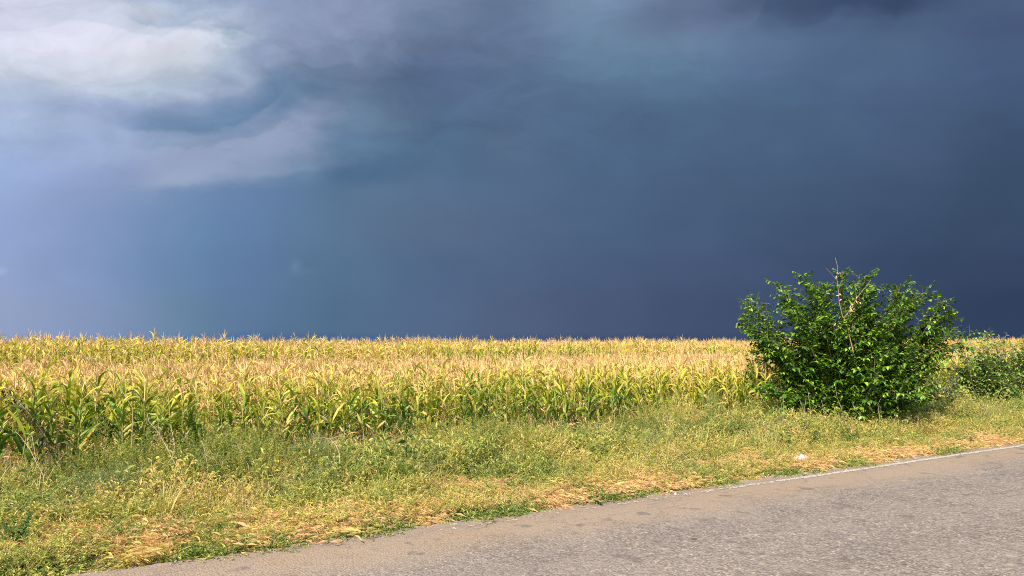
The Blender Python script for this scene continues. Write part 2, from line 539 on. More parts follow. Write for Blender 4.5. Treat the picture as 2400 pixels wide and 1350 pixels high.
def plain_material(name, c1, c2, scale=20.0, rough=0.8):
    m, t = mat_new(name)
    geo = t.n('ShaderNodeNewGeometry')
    nz = t.noise(geo.outputs['Position'], scale, 4.0)
    p = t.n('ShaderNodeBsdfPrincipled')
    t.put(p.inputs['Base Color'], t.mix(t.smooth(nz, 0.3, 0.7), (*c1, 1), (*c2, 1)))
    p.inputs['Roughness'].default_value = rough
    o = t.n('ShaderNodeOutputMaterial')
    t.put(o.inputs[0], p.outputs[0])
    return m


M_MAIZE = leaf_material('maize_leaf', [
    (0.0, (0.050, 0.125, 0.015)), (0.20, (0.13, 0.235, 0.020)), (0.40, (0.37, 0.41, 0.030)),
    (0.58, (0.66, 0.55, 0.065)), (0.78, (0.76, 0.54, 0.15)), (1.0, (0.74, 0.46, 0.21))], trans=0.33, spec=0.4)
M_TASSEL = leaf_material('maize_tassel', [(0.0, (0.72, 0.56, 0.20)), (0.5, (0.74, 0.49, 0.24)), (1.0, (0.58, 0.34, 0.19))], trans=0.15, rough=0.8, spec=0.1)
M_STALK = leaf_material('maize_stalk', [(0.0, (0.20, 0.24, 0.05)), (0.5, (0.36, 0.33, 0.08)), (1.0, (0.55, 0.38, 0.17))], trans=0.0)
M_EAR = leaf_material('maize_husk', [(0.0, (0.30, 0.34, 0.08)), (0.5, (0.62, 0.46, 0.18)), (1.0, (0.68, 0.42, 0.24))], trans=0.1, rough=0.7)
M_WEED = leaf_material('weed_leaf', [
    (0.0, (0.045, 0.120, 0.026)), (0.25, (0.18, 0.26, 0.06)), (0.45, (0.39, 0.43, 0.12)),
    (0.62, (0.60, 0.58, 0.14)), (0.80, (0.76, 0.57, 0.20)), (0.93, (0.82, 0.57, 0.28)), (1.0, (0.74, 0.49, 0.26))], trans=0.33, spec=0.15, rough=0.65, vv=0.3)
M_GREY = leaf_material('grey_weed_leaf', [
    (0.0, (0.14, 0.20, 0.08)), (0.5, (0.30, 0.36, 0.15)), (1.0, (0.50, 0.48, 0.22))], trans=0.25, spec=0.2, rough=0.7)
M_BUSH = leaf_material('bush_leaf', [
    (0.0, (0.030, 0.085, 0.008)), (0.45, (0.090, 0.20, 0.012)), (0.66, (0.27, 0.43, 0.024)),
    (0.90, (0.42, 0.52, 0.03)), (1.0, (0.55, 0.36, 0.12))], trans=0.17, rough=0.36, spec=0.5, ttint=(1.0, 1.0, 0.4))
M_BUSH2 = leaf_material('dull_bush_leaf', [
    (0.0, (0.10, 0.19, 0.035)), (0.5, (0.28, 0.40, 0.07)), (0.85, (0.50, 0.58, 0.10)),
    (1.0, (0.62, 0.48, 0.05))], trans=0.22, rough=0.42, spec=0.45)
M_BARK = plain_material('bark', (0.12, 0.085, 0.06), (0.22, 0.16, 0.12), 30)
M_TWIG = plain_material('bare_twig', (0.24, 0.15, 0.11), (0.34, 0.24, 0.18), 30)
M_DRY = plain_material('dry_stalk', (0.40, 0.29, 0.18), (0.58, 0.43, 0.28), 25)
M_DEAD = plain_material('dead_wood', (0.34, 0.20, 0.12), (0.46, 0.29, 0.17), 25)
M_DARKDRY = leaf_material('withered_leaf', [(0.0, (0.05, 0.032, 0.018)), (0.5, (0.13, 0.09, 0.04)), (1.0, (0.30, 0.24, 0.08))], trans=0.1)

# asphalt: coarse worn aggregate, sandy dust towards its edge (local y is the distance across the road)
M_ROAD, t = mat_new('worn_asphalt')
tcn = t.n('ShaderNodeTexCoord').outputs['Object']
sp = t.n('ShaderNodeSeparateXYZ')
t.put(sp.inputs[0], tcn)
vor = t.n('ShaderNodeTexVoronoi', feature='F1')
t.put(vor.inputs['Vector'], tcn)
vor.inputs['Scale'].default_value = 42.0
cell = t.n('ShaderNodeSeparateColor')
t.put(cell.inputs[0], vor.outputs['Color'])
vor2 = t.n('ShaderNodeTexVoronoi', feature='F1')
t.put(vor2.inputs['Vector'], tcn)
vor2.inputs['Scale'].default_value = 17.0
cell2 = t.n('ShaderNodeSeparateColor')
t.put(cell2.inputs[0], vor2.outputs['Color'])
n_big = t.noise(tcn, 0.7, 5.0, 0.6)
n_mid = t.noise(tcn, 5.0, 5.0, 0.6)
n_fine = t.noise(tcn, 60.0, 3.0, 0.6)
base = t.ramp(cell.outputs[0], [(0.0, (0.135, 0.115, 0.105)), (0.35, (0.225, 0.195, 0.178)), (0.8, (0.31, 0.27, 0.245)), (0.93, (0.36, 0.315, 0.275)), (1.0, (0.50, 0.45, 0.38))])
base = t.mix(t.smooth(cell2.outputs[1], 0.90, 0.96, 0.0, 0.5), base, (0.09, 0.078, 0.075, 1))
base = t.mix(t.smooth(cell2.outputs[0], 0.965, 0.99, 0.0, 0.5), base, (0.50, 0.45, 0.37, 1))
dust_n = t.math('ADD', sp.outputs[1], t.math('MULTIPLY', t.math('SUBTRACT', n_big, 0.5), 1.3))
dust_n = t.math('ADD', dust_n, t.math('MULTIPLY', t.math('SUBTRACT', n_mid, 0.5), 0.6))
dust = t.smooth(dust_n, 7.1, 8.2, 0.0, 0.85)
dustc = t.mix(n_fine, (0.31, 0.23, 0.155, 1), (0.43, 0.33, 0.235, 1))
base = t.mix(dust, base, dustc)
base = t.mix(t.smooth(n_mid, 0.56, 0.72, 0.0, 0.42), base, (0.16, 0.135, 0.125, 1))
n_pat = t.noise(tcn, 2.1, 6.0, 0.65)
base = t.mix(t.smooth(n_big, 0.35, 0.62, 0.0, 0.30), base, (0.36, 0.31, 0.28, 1))
base = t.mix(t.smooth(n_pat, 0.585, 0.66, 0.0, 0.6), base, (0.13, 0.11, 0.105, 1))
rock_scr = t.n('ShaderNodeMapping')
t.put(rock_scr.inputs['Vector'], tcn)
rock_scr.inputs['Scale'].default_value = (0.35, 3.2, 1.0)
scr = t.noise(rock_scr.outputs[0], 1.6, 6.0, 0.62, 0.8)
base = t.mix(t.smooth(scr, 0.58, 0.70, 0.0, 0.45), base, (0.12, 0.10, 0.095, 1))
# wheel tracks run along the road and are a little smoother and darker
trk = t.math('ADD', sp.outputs[1], t.math('MULTIPLY', t.math('SUBTRACT', n_big, 0.5), 0.9))
trk = t.math('SINE', t.math('MULTIPLY', t.math('SUBTRACT', trk, 6.4), 3.4))
base = t.mix(t.smooth(trk, 0.2, 1.0, 0.0, 0.12), base, (0.15, 0.128, 0.118, 1))
crk = t.n('ShaderNodeTexVoronoi', feature='DISTANCE_TO_EDGE')
cw = t.n('ShaderNodeVectorMath', operation='ADD')
t.put(cw.inputs[0], tcn)
t.put(cw.inputs[1], t.noise(tcn, 3.0, 5.0, 0.7, out='Color'))
t.put(crk.inputs['Vector'], cw.outputs[0])
crk.inputs['Scale'].default_value = 0.42
base = t.mix(t.math('MULTIPLY', t.smooth(crk.outputs['Distance'], 0.0, 0.007, 0.6, 0.0), t.smooth(n_big, 0.46, 0.56)), base, (0.06, 0.05, 0.045, 1))
wrm = t.n('ShaderNodeMix', data_type='RGBA', blend_type='MULTIPLY')
wrm.inputs[0].default_value = 1.0
t.put(wrm.inputs[6], base)
wrm.inputs[7].default_value = (0.90, 0.83, 0.745, 1)
base = wrm.outputs[2]
bp = t.n('ShaderNodeBump')
bp.inputs['Strength'].default_value = 0.75
bp.inputs['Distance'].default_value = 0.012
hgt = t.math('ADD', t.math('MULTIPLY', vor.outputs['Distance'], -1.0), t.math('MULTIPLY', n_fine, 0.5))
hgt = t.math('ADD', hgt, t.math('MULTIPLY', n_mid, 1.6))
t.put(bp.inputs['Height'], hgt)
p = t.n('ShaderNodeBsdfPrincipled')
t.put(p.inputs['Base Color'], base)
p.inputs['Roughness'].default_value = 0.85
t.put(p.inputs['Normal'], bp.outputs[0])
o = t.n('ShaderNodeOutputMaterial')
t.put(o.inputs[0], p.outputs[0])

M_SOIL, t = mat_new('dry_soil')
tcn = t.n('ShaderNodeTexCoord').outputs['Object']
s1 = t.noise(tcn, 1.2, 6.0, 0.6)
s2 = t.noise(tcn, 28.0, 4.0, 0.6)
b = t.ramp(s1, [(0.3, (0.17, 0.12, 0.075)), (0.5, (0.28, 0.20, 0.135)), (0.7, (0.37, 0.275, 0.20))])
b = t.mix(t.smooth(s2, 0.4, 0.7, 0.0, 0.5), b, (0.14, 0.10, 0.065, 1))
bp = t.n('ShaderNodeBump')
bp.inputs['Strength'].default_value = 0.8
bp.inputs['Distance'].default_value = 0.03
t.put(bp.inputs['Height'], s2)
p = t.n('ShaderNodeBsdfPrincipled')
t.put(p.inputs['Base Color'], b)
p.inputs['Roughness'].default_value = 0.95
t.put(p.inputs['Normal'], bp.outputs[0])
o = t.n('ShaderNodeOutputMaterial')
t.put(o.inputs[0], p.outputs[0])

M_PAINT = plain_material('worn_road_paint', (0.56, 0.51, 0.42), (0.42, 0.37, 0.31), 45, 0.8)
M_BAG = plain_material('crumpled_plastic', (0.50, 0.49, 0.50), (0.38, 0.37, 0.38), 12, 0.35)
M_CLOD = plain_material('dark_clod', (0.05, 0.04, 0.035), (0.09, 0.075, 0.06), 60)


# ------------------------------------------------------------------ ground, road and its edge line
def axis(points):
    out = []
    for a, b, st in points:
        out += list(np.arange(a, b, st))
    return np.array(out + [points[-1][1]])


def grid_mesh(name, S, N, zf):
    SS, NN = np.meshgrid(S, N, indexing='ij')
    ZZ = zf(SS, NN)
    v = np.stack([SS, NN, ZZ], -1).reshape(-1, 3)
    ns, nn = len(S), len(N)
    i = np.arange((ns - 1))[:, None] * nn + np.arange(nn - 1)[None, :]
    f = np.stack([i, i + nn, i + nn + 1, i + 1], -1).reshape(-1, 4)
    return mesh_from(name, v, f, smooth=True)


S_ax = axis([(-2500, -300, 550), (-300, -40, 20), (-40, -6, 2), (-6, 30, 0.25), (30, 80, 1.0), (80, 300, 20), (300, 3000, 600)])
N_ax = axis([(-400, -20, 60), (-20, 8.4, 1.5), (8.4, 14.4, 0.12), (14.4, 60, 0.8), (60, 140, 5), (140, 400, 40), (400, 4000, 600)])
ground = obj('ground', grid_mesh('ground', S_ax, N_ax, ground_z), M_SOIL)
ground.rotation_euler = (0, 0, ANG)
tag(ground, kind='structure')


def road_edge(s):
    return 8.93 + 0.09 * fbm(s, 0 * s, 0.35, 11, 4) + 0.04 * fbm(s, 0 * s, 3.0, 12, 3)


Sr = axis([(-120, -8, 4), (-8, 26, 0.06), (26, 60, 0.5), (60, 300, 10)])
vs, fs = [], []
cross = [-16.0, -4, 0, 3, 5, 7, 8, 8.6, None, 'lip']
ed = road_edge(Sr)
for i, s in enumerate(Sr):
    for cN in cross:
        if cN is None:
            vs.append((s, ed[i], 0.028))
        elif cN == 'lip':
            vs.append((s, ed[i] + 0.03, -0.06))
        else:
            vs.append((s, cN, 0.030))
m_ = len(cross)
for i in range(len(Sr) - 1):
    for j in range(m_ - 1):
        fs.append((i * m_ + j, (i + 1) * m_ + j, (i + 1) * m_ + j + 1, i * m_ + j + 1))
road = obj('road', mesh_from('road', vs, fs), M_ROAD)
road.rotation_euler = (0, 0, ANG)
tag(road, kind='structure')

# the worn edge line, broken into flakes where the paint has gone
vs, fs = [], []
ss = np.arange(4.0, 60.0, 0.035)
r = np.random.default_rng(21)
for s in ss:
    keep = sstep(np.array(s), 6.0, 13.0)
    lanes = 5
    for k in range(lanes):
        wear = 0.5 + 0.5 * float(fbm(np.array(s), np.array(k * 0.6), 1.4, 31, 3))
        edge = 0.0 if 0 < k < lanes - 1 else 0.22
        if r.random() > (0.10 + 0.95 * keep) * (0.62 + 0.65 * wear) - edge:
            continue
        n0 = 8.53 + 0.024 * k + 0.012 * math.sin(s * 0.9)
        z = 0.0345
        b = len(vs)
        j = r.uniform(-0.006, 0.006, 4)
        vs += [(s - 0.002, n0 + j[0], z), (s + 0.038, n0 + j[1], z), (s + 0.038, n0 + 0.025 + j[2], z), (s - 0.002, n0 + 0.025 + j[3], z)]
        fs.append((b, b + 1, b + 2, b + 3))
# lay every flake at its own height so that overlapping flakes never share a plane
vs = [(a, b_, z + 0.00012 * ((i // 4) % 9)) for i, (a, b_, z) in enumerate(vs)]
line = obj('road_edge_line', mesh_from('road_edge_line', vs, fs), M_PAINT)
line.rotation_euler = (0, 0, ANG)
tag(line, kind='structure')


# ------------------------------------------------------------------ maize
def maize_parts(seed, dry):
    r = random.Random(seed)
    H = r.uniform(1.42, 1.66)
    lean = (r.uniform(-0.10, 0.02), r.uniform(-0.05, 0.05))
    az0 = r.uniform(0, 6.28)

    def axis_at(z):
        k = (z / H) ** 1.5
        return Vector((lean[0] * k, lean[1] * k, z))
    stalk, leaves, tassel, ear = Geo(), Geo(), Geo(), Geo()
    stalk.tube([axis_at(H * i / 5) for i in range(6)], 0.013, 0.006, 5, 0.3 + 0.5 * dry)
    nl = r.randint(11, 13)
    for i in range(nl):
        t = i / (nl - 1)
        z = 0.22 + (H - 0.30) * t
        az = az0 + (math.pi if i % 2 else 0) + r.uniform(-0.5, 0.5)
        up = r.uniform(0.9, 1.3)
        if dry < 0.5:
            d0 = 0.00 + 0.34 * t + r.uniform(-0.10, 0.14) + (0.40 if r.random() < 0.15 else 0)
            if i < 2:
                d0 = 0.85
        else:
            d0 = 0.40 + 0.30 * t + r.uniform(-0.15, 0.2)
            if i < 3:
                d0 = 0.9
        dd = d0 > 0.6
        L = r.uniform(0.50, 0.68) * (1 - 0.35 * max(0, t - 0.5) * 2) * (0.85 if dd else 1)
        Wd = r.uniform(0.062, 0.088) * (0.48 if dd else 1) * (1 - 0.3 * t)
        droop = r.uniform(0.6, 1.9) if not dd else r.uniform(1.3, 2.5)
        if r.random() < 0.3 and not dd:
            droop = r.uniform(0.3, 0.9)
        leaves.blade(axis_at(z), az, L, Wd, up, droop, (d0, d0 + r.uniform(0.1, 0.3)), 7, 0.35, r.uniform(-1.4, 1.4) * (2.0 if dd else 1.1), r.uniform(-0.7, 0.7), jit=r)
    # tassel: a spike with side branches
    top = axis_at(H)
    nb = r.randint(3, 6)
    for i in range(nb):
        t = i / nb
        az = r.uniform(0, 6.28)
        spread = 0.0 if i == 0 else r.uniform(0.25, 0.8)
        L = r.uniform(0.20, 0.28) if i else r.uniform(0.28, 0.36)
        b = top + Vector((0, 0, 0.0 if i == 0 else r.uniform(-0.02, 0.09)))
        for q in (0, 1):
            tassel.blade(b, az + 1.57 * 0, L, 0.016, 1.5 - spread, r.uniform(0.0, 0.6), (r.uniform(0.1, 0.9),) * 2, 3, 0.0, 1.57 * q, 0, 0, 0.8)
            if q == 0:
                continue
    # ears
    for q in range(1 if r.random() < 0.75 else 2):
        z = r.uniform(0.62, 0.95)
        az = az0 + math.pi * q + r.uniform(-0.4, 0.4)
        tilt = r.uniform(-0.7, 1.2) if dry > 0.5 else r.uniform(0.5, 1.25)
        d = Vector((math.cos(az) * math.cos(tilt), math.sin(az) * math.cos(tilt), math.sin(tilt)))
        p0 = axis_at(z) + Vector((math.cos(az), math.sin(az), 0)) * 0.012
        prof = [(0, 0.010), (0.05, 0.026), (0.13, 0.030), (0.20, 0.022), (0.26, 0.006)]
        x = d.orthogonal().normalized()
        y = d.cross(x)
        vs, fs, sd = [], [], 7
        a = 0.15 + 0.75 * dry + r.uniform(-0.1, 0.35)
        for l, rad in prof:
            for k_ in range(sd):
                th = 6.283 * k_ / sd
                vs.append(p0 + d * l + (x * math.cos(th) + y * math.sin(th)) * rad)
        for i in range(len(prof) - 1):
            for k_ in range(sd):
                k2 = (k_ + 1) % sd
                fs.append((i * sd + k_, i * sd + k2, (i + 1) * sd + k2, (i + 1) * sd + k_))
        ear.add(vs, fs, a)
        for _ in range(3):
            ear.blade(p0 + d * 0.22, r.uniform(0, 6.28), 0.09, 0.02, r.uniform(-0.5, 1.2), 1.0, (a, min(1, a + .3)), 3, 0.2)
    return stalk, leaves, tassel, ear


MAIZE = []                     # per variant: the four part meshes and a joined one for the mass of the field
N_GREEN, N_DRY = 8, 8
src_maize = bpy.data.collections.new('maize_sources')
for i in range(N_GREEN + N_DRY):
    dry = 0.0 if i < N_GREEN else 1.0
    st, le, ta, ea = maize_parts(50 + i, dry)
    parts = (st.mesh('stalk', [M_STALK], True), le.mesh('leaves', [M_MAIZE], True), ta.mesh('tassel', [M_TASSEL]), ea.mesh('ear', [M_EAR], True))
    g = Geo()
    for k_, gg in enumerate((st, le, ta, ea)):
        g.add(gg.v, gg.f, gg.a, k_)
    me = g.mesh('maize', [M_STALK, M_MAIZE, M_TASSEL, M_EAR], True)
    so = obj('maize_%02d' % i, me, link=False)
    src_maize.objects.link(so)
    MAIZE.append(parts)

pts = []
n_rows = 62
for ri in range(n_rows):
    n0 = 13.85 + ri * 0.7
    s_lo, _ = ray_sn(-150, n0)
    s_hi, _ = ray_sn(2600, n0)
    s_lo -= 1.5
    s_hi = min(s_hi, 150)
    step = 0.20 if ri < 12 else (0.22 if ri < 34 else 0.34)
    s = np.arange(s_lo, s_hi, step)
    s = s + rng.uniform(-0.06, 0.06, len(s))
    n = n0 + rng.uniform(-0.07, 0.07, len(s)) + 0.10 * np.sin(s * 0.21)
    keep = rng.random(len(s)) > 0.05
    s, n = s[keep], n[keep]
    pts.append(np.stack([s, n, np.full(len(s), ri)], -1))
pts = np.concatenate(pts)
s_, n_, ri_ = pts[:, 0], pts[:, 1], pts[:, 2]
px_, py_ = xy(s_, n_)
gz_ = ground_z(s_, n_)
green_band = sstep(n_, 30.5, 31.5) * (1 - sstep(n_, 40, 44))
p_green = np.clip(0.95 * (1 - sstep(ri_, 1.0, 5.0)) + 0.22 + 0.85 * green_band * (0.65 + 0.6 * fbm(s_, n_, 0.09, 41, 3)) + 0.22 * fbm(s_, n_, 0.12, 42, 3), 0.04, 1)
is_green = rng.random(len(s_)) < p_green
idx_ = np.where(is_green, rng.integers(0, N_GREEN, len(s_)), N_GREEN + rng.integers(0, N_DRY, len(s_)))
tone_ = np.clip(0.5 + 0.28 * fbm(s_, n_, 0.10, 43, 3) + rng.normal(0, 0.13, len(s_)) + 0.10 * (ri_ > 3) + 0.02 * green_band, 0, 1)
scl_ = (1.0 + 0.05 * fbm(s_, n_, 0.2, 44, 3) + rng.normal(0, 0.045, len(s_))) * (1.0 + 0.14 * green_band - 0.05 * sstep(n_, 20, 24) * (1 - sstep(n_, 30, 32))) * (1 - 0.05 * (ri_ < 1))
rot_ = rng.uniform(0, 6.283, len(s_))
lod = 1 + 3.0 * (rng.random(len(s_)) < 0.05)
scl_ = scl_ * np.where(rng.random(len(s_)) < 0.10, rng.uniform(0.78, 0.93, len(s_)), 1.0)
tiltx = rng.normal(0, 0.065, len(s_)) * lod
tilty = rng.normal(-0.05, 0.065, len(s_)) * lod

uu = px_ / np.maximum(py_, 0.1)
in_view = (uu > -0.73) & (uu < 0.345) & (py_ > 1)
dist = np.hypot(px_, py_) + np.where(in_view, 0, 1e6) + ri_ * 1.2
order = np.argsort(dist)
front = order[:300]
is_front = np.zeros(len(s_), bool)
is_front[front] = True

from mathutils import Euler
GROUP_MAIZE = 'maize plants standing at the front edge of the field'
for i in front:
    e = empty('maize_plant', (px_[i], py_[i], gz_[i]))
    # the tilt is a lean in world axes, applied after the turn about the stalk
    q = Euler((tiltx[i], tilty[i], 0)).to_matrix() @ Matrix.Rotation(rot_[i], 3, 'Z')
    e.rotation_euler = q.to_euler()
    e.scale = (scl_[i],) * 3
    green = idx_[i] < N_GREEN
    tag(e, 'leafy green maize plant with a tan tassel in the front rows behind the weedy verge' if green else
        'straw-coloured drying maize plant with a tan tassel in the front rows behind the weedy verge', 'maize plant', GROUP_MAIZE)
    for nm, me in zip(('stalk', 'leaves', 'tassel', 'ear'), MAIZE[idx_[i]]):
        o = bpy.data.objects.new(nm, me)
        o['tone'] = float(tone_[i])
        COL.objects.link(o)
        o.parent = e


def scatter(name, P, rot, scl, idx, tone, collection):
    me = bpy.data.meshes.new(name)
    me.from_pydata(P.tolist(), [], [])
    a = me.attributes.new('rot', 'FLOAT_VECTOR', 'POINT')
    a.data.foreach_set('vector', np.asarray(rot, np.float32).ravel())
    a = me.attributes.new('scl', 'FLOAT_VECTOR', 'POINT')
    a.data.foreach_set('vector', np.asarray(scl, np.float32).ravel())
    a = me.attributes.new('idx', 'INT', 'POINT')
    a.data.foreach_set('value', np.asarray(idx, np.int32))
    a = me.attributes.new('tone', 'FLOAT', 'POINT')
    a.data.foreach_set('value', np.asarray(tone, np.float32))
    o = bpy.data.objects.new(name, me)
    COL.objects.link(o)
    ng = bpy.data.node_groups.new(name + '_scatter', 'GeometryNodeTree')
    ng.interface.new_socket('Geometry', in_out='INPUT', socket_type='NodeSocketGeometry')
    ng.interface.new_socket('Geometry', in_out='OUTPUT', socket_type='NodeSocketGeometry')
    gi = ng.nodes.new('NodeGroupInput')
    go = ng.nodes.new('NodeGroupOutput')
    iop = ng.nodes.new('GeometryNodeInstanceOnPoints')
    ci = ng.nodes.new('GeometryNodeCollectionInfo')
    ci.inputs['Collection'].default_value = collection
    ci.inputs['Separate Children'].default_value = True
    ci.inputs['Reset Children'].default_value = True
    iop.inputs['Pick Instance'].default_value = True

    def na(attr, kind):
        nd = ng.nodes.new('GeometryNodeInputNamedAttribute')
        nd.data_type = kind
        nd.inputs['Name'].default_value = attr
        return next(x for x in nd.outputs if x.enabled and x.name == 'Attribute')
    L = ng.links.new
    L(gi.outputs[0], iop.inputs['Points'])
    L(ci.outputs[0], iop.inputs['Instance'])
    L(na('idx', 'INT'), iop.inputs['Instance Index'])
    L(na('rot', 'FLOAT_VECTOR'), iop.inputs['Rotation'])
    L(na('scl', 'FLOAT_VECTOR'), iop.inputs['Scale'])
    L(iop.outputs[0], go.inputs[0])
    md = o.modifiers.new('scatter', 'NODES')
    md.node_group = ng
    return o


bk = ~is_front
field = scatter('maize_field', np.stack([px_, py_, gz_], -1)[bk],
                np.stack([tiltx, tilty, rot_], -1)[bk],
                np.repeat(scl_[bk][:, None], 3, 1), idx_[bk], tone_[bk], src_maize)
tag(field, 'ripening field of straw and green maize stretching back to the skyline', 'maize field', kind='stuff')


# ------------------------------------------------------------------ verge weeds
def small_leaf(g, p, d, nrm, L, Wd, a, droop=0.3):
    d = d.normalized()
    sd = d.cross(nrm)
    if sd.length < 1e-4:
        sd = d.orthogonal()
    sd.normalize()
    up = sd.cross(d)
    m = p + d * L * 0.5
    tip = p + d * L - up * L * droop
    g.add([p, m - sd * Wd * 0.5 + up * Wd * 0.15, m + sd * Wd * 0.5 + up * Wd * 0.15, tip], [(0, 1, 3), (0, 3, 2)], a)


def weed(seed, kind):
    """kinds: tall, mid, low, straw, feather"""
    r = random.Random(seed)
    g = Geo()
    P = dict(tall=(7, 0.85, 0.12, 19, 0.072, 0.018, 0.5), mid=(11, 0.30, 0.18, 12, 0.054, 0.017, 0.95),
             low=(13, 0.10, 0.22, 11, 0.034, 0.016, 1.35), straw=(24, 0.20, 0.22, 5, 0.11, 0.008, 1.1),
             feather=(20, 0.50, 0.26, 34, 0.035, 0.004, 0.75))[kind]
    ns, H, rad, nl, ll, lw, spread = P
    for _ in range(ns):
        az = r.uniform(0, 6.28)
        rr = rad * r.random() ** 0.5 * 0.6
        p = Vector((math.cos(az) * rr, math.sin(az) * rr, 0))
        az2 = az + r.uniform(-0.8, 0.8)
        pitch = 1.5 - spread * r.uniform(0.1, 1.0)
        L = H * r.uniform(0.6, 1.1) / max(0.35, math.sin(max(0.2, pitch)))
        base_a = r.uniform(0.26, 0.64)
        n = nl
        pts_ = [p.copy()]
        for i in range(n):
            t = (i + 1) / n
            pit = pitch - spread * 0.35 * t + r.uniform(-0.12, 0.12)
            ang = az2 + r.uniform(-0.25, 0.25)
            p = p + Vector((math.cos(ang) * math.cos(pit), math.sin(ang) * math.cos(pit), math.sin(pit))) * (L / n)
            if p.z < 0.005:
                p.z = 0.005
            pts_.append(p.copy())
            if kind in ('tall', 'feather') and t < 0.12:
                continue
            for q in range(1 if kind != 'tall' else 2):
                la = r.uniform(0, 6.28)
                lp = r.uniform(-0.2, 0.9) if kind != 'straw' else r.uniform(-0.2, 0.5)
                d = Vector((math.cos(la) * math.cos(lp), math.sin(la) * math.cos(lp), math.sin(lp)))
                sc = (1 - 0.55 * t) if kind == 'tall' else r.uniform(0.7, 1.2)
                small_leaf(g, p, d, Vector((0, 0, 1)), ll * sc * r.uniform(0.7, 1.3), lw * sc, base_a + r.uniform(-0.07, 0.09) + 0.10 * t, r.uniform(0, 0.5))
        # the stem as a thin three-sided tube with few rings
        st = pts_[::max(1, n // 4)]
        if len(st) > 1:
            g.tube(st, 0.003 if kind != 'low' else 0.002, 0.0012, 3, base_a + 0.2)
        if kind == 'tall' and r.random() < 0.5:      # seed head
            for q in range(14):
                d = Vector((r.uniform(-1, 1), r.uniform(-1, 1), r.uniform(0, 1.5)))
                small_leaf(g, p - Vector((0, 0, r.uniform(0, 0.12))), d, Vector((0, 0, 1)), 0.02, 0.008, base_a + 0.25)
    return g


def wisp(seed):
    r = random.Random(seed)
    g = Geo()
    for _ in range(26):
        az = r.uniform(0, 6.28)
        rr = 0.10 * r.random()
        a = r.uniform(0.35, 0.9)
        g.blade((math.cos(az) * rr, math.sin(az) * rr, 0), az + r.uniform(-1, 1), r.uniform(0.3, 0.75), 0.009, r.uniform(0.9, 1.5), r.uniform(0.2, 1.4), (a, a + 0.15), 5, 0.2)
    return g


src_weed = bpy.data.collections.new('weed_sources')
KIDX = {}
j = 0
for kind, cnt in (('tall', 6), ('mid', 7), ('low', 4), ('straw', 5), ('feather', 4), ('wisp', 5)):
    KIDX[kind] = (j, cnt)
    for q in range(cnt):
        me = (wisp(300 + j) if kind == 'wisp' else weed(300 + j, kind)).mesh('weed', [M_GREY if kind == 'feather' else M_WEED])
        so = obj('weed_%02d' % j, me, link=False)
        src_weed.objects.link(so)
        j += 1

def kidx(kind, n):
    a, b = KIDX[kind]
    return a + rng.integers(0, b, n)


WP = []


def sow(n, kindf, s_rng, n_rng, hz, tonef, keepf):
    s = rng.uniform(*s_rng, n)
    nn = rng.uniform(*n_rng, n)
    kp = rng.random(n) < keepf(s, nn)
    x, y = xy(s, nn)
    kp &= (y > 3) & (x / np.maximum(y, 1) > -0.85) & (x / np.maximum(y, 1) < 0.85)
    s, nn, x, y = s[kp], nn[kp], x[kp], y[kp]
    h = hz(s, nn) * rng.uniform(0.7, 1.3, len(s))
    wd = 0.5 * (h + 1.0) * rng.uniform(0.8, 1.25, len(s))
    WP.append(dict(P=np.stack([x, y, ground_z(s, nn) - 0.01], -1), rot=np.stack([rng.normal(0, .12, len(s)), rng.normal(0, .12, len(s)), rng.uniform(0, 6.28, len(s))], -1),
                   scl=np.stack([wd, wd, h], -1), idx=kidx(kindf, len(s)), tone=np.clip(tonef(s, nn) + rng.normal(0, 0.12, len(s)), -0.2, 1.9)))


def px_blobs(s, n, L):
    m = 0 * s
    for px, py, rs, rn in L:
        d = CAM_Z * F / (py - 800)
        a, b = sn((px - 1200) / F * d, d)
        m = np.maximum(m, np.exp(-(((s - a) / rs) ** 2 + ((n - b) / rn) ** 2) ** 1.5))
    return m


STRAW = [(350, 1262, 0.8, 0.24), (200, 1255, 0.5, 0.25), (640, 1222, 0.7, 0.22), (800, 1205, 0.5, 0.2), (1285, 1150, 0.75, 0.28), (980, 1195, 0.6, 0.2), (1120, 1150, 0.6, 0.2),
         (1500, 1120, 0.7, 0.2), (1740, 1092, 1.1, 0.35), (1900, 1085, 0.9, 0.25), (2120, 1062, 1.2, 0.3), (2300, 1040, 1.6, 0.3), (2000, 1072, 0.8, 0.25), (480, 1250, 0.6, 0.2)]
BARE = [(330, 1200, 0.30, 0.22), (140, 1228, 0.35, 0.15), (700, 1165, 0.55, 0.20), (1150, 1112, 0.7, 0.22), (600, 1180, 0.4, 0.15), (380, 1285, 0.35, 0.10), (1340, 1165, 0.4, 0.1), (120, 1120, 0.4, 0.3), (1060, 1120, 0.35, 0.2), (560, 1170, 0.4, 0.2)]
GREENLOW = [(40, 1325, 0.6, 0.2), (560, 1278, 0.6, 0.12), (860, 1238, 0.5, 0.12), (1170, 1196, 0.55, 0.14), (1440, 1160, 0.7, 0.14), (1640, 1130, 0.5, 0.14), (1830, 1108, 0.25, 0.12), (1970, 1085, 0.4, 0.14), (2200, 1056, 0.6, 0.12)]


def straw_mask(s, n):
    return 1.25 * px_blobs(s, n, STRAW) + 0.55 * sstep(fbm(s * 0.6, n * 1.6, 0.32, 61, 3), 0.14, 0.30) * (1 - sstep(n, 9.9, 10.9)) + \
        0.35 * sstep(fbm(s, n, 0.3, 62, 3), 0.3, 0.5)


def bare_mask(s, n):
    return 1.1 * px_blobs(s, n, BARE) + 0.6 * sstep(fbm(s * 0.6, n * 1.5, 0.38, 63, 3), 0.18, 0.42) * sstep(n, 9.7, 10.2) * (1 - sstep(n, 11.6, 12.3))


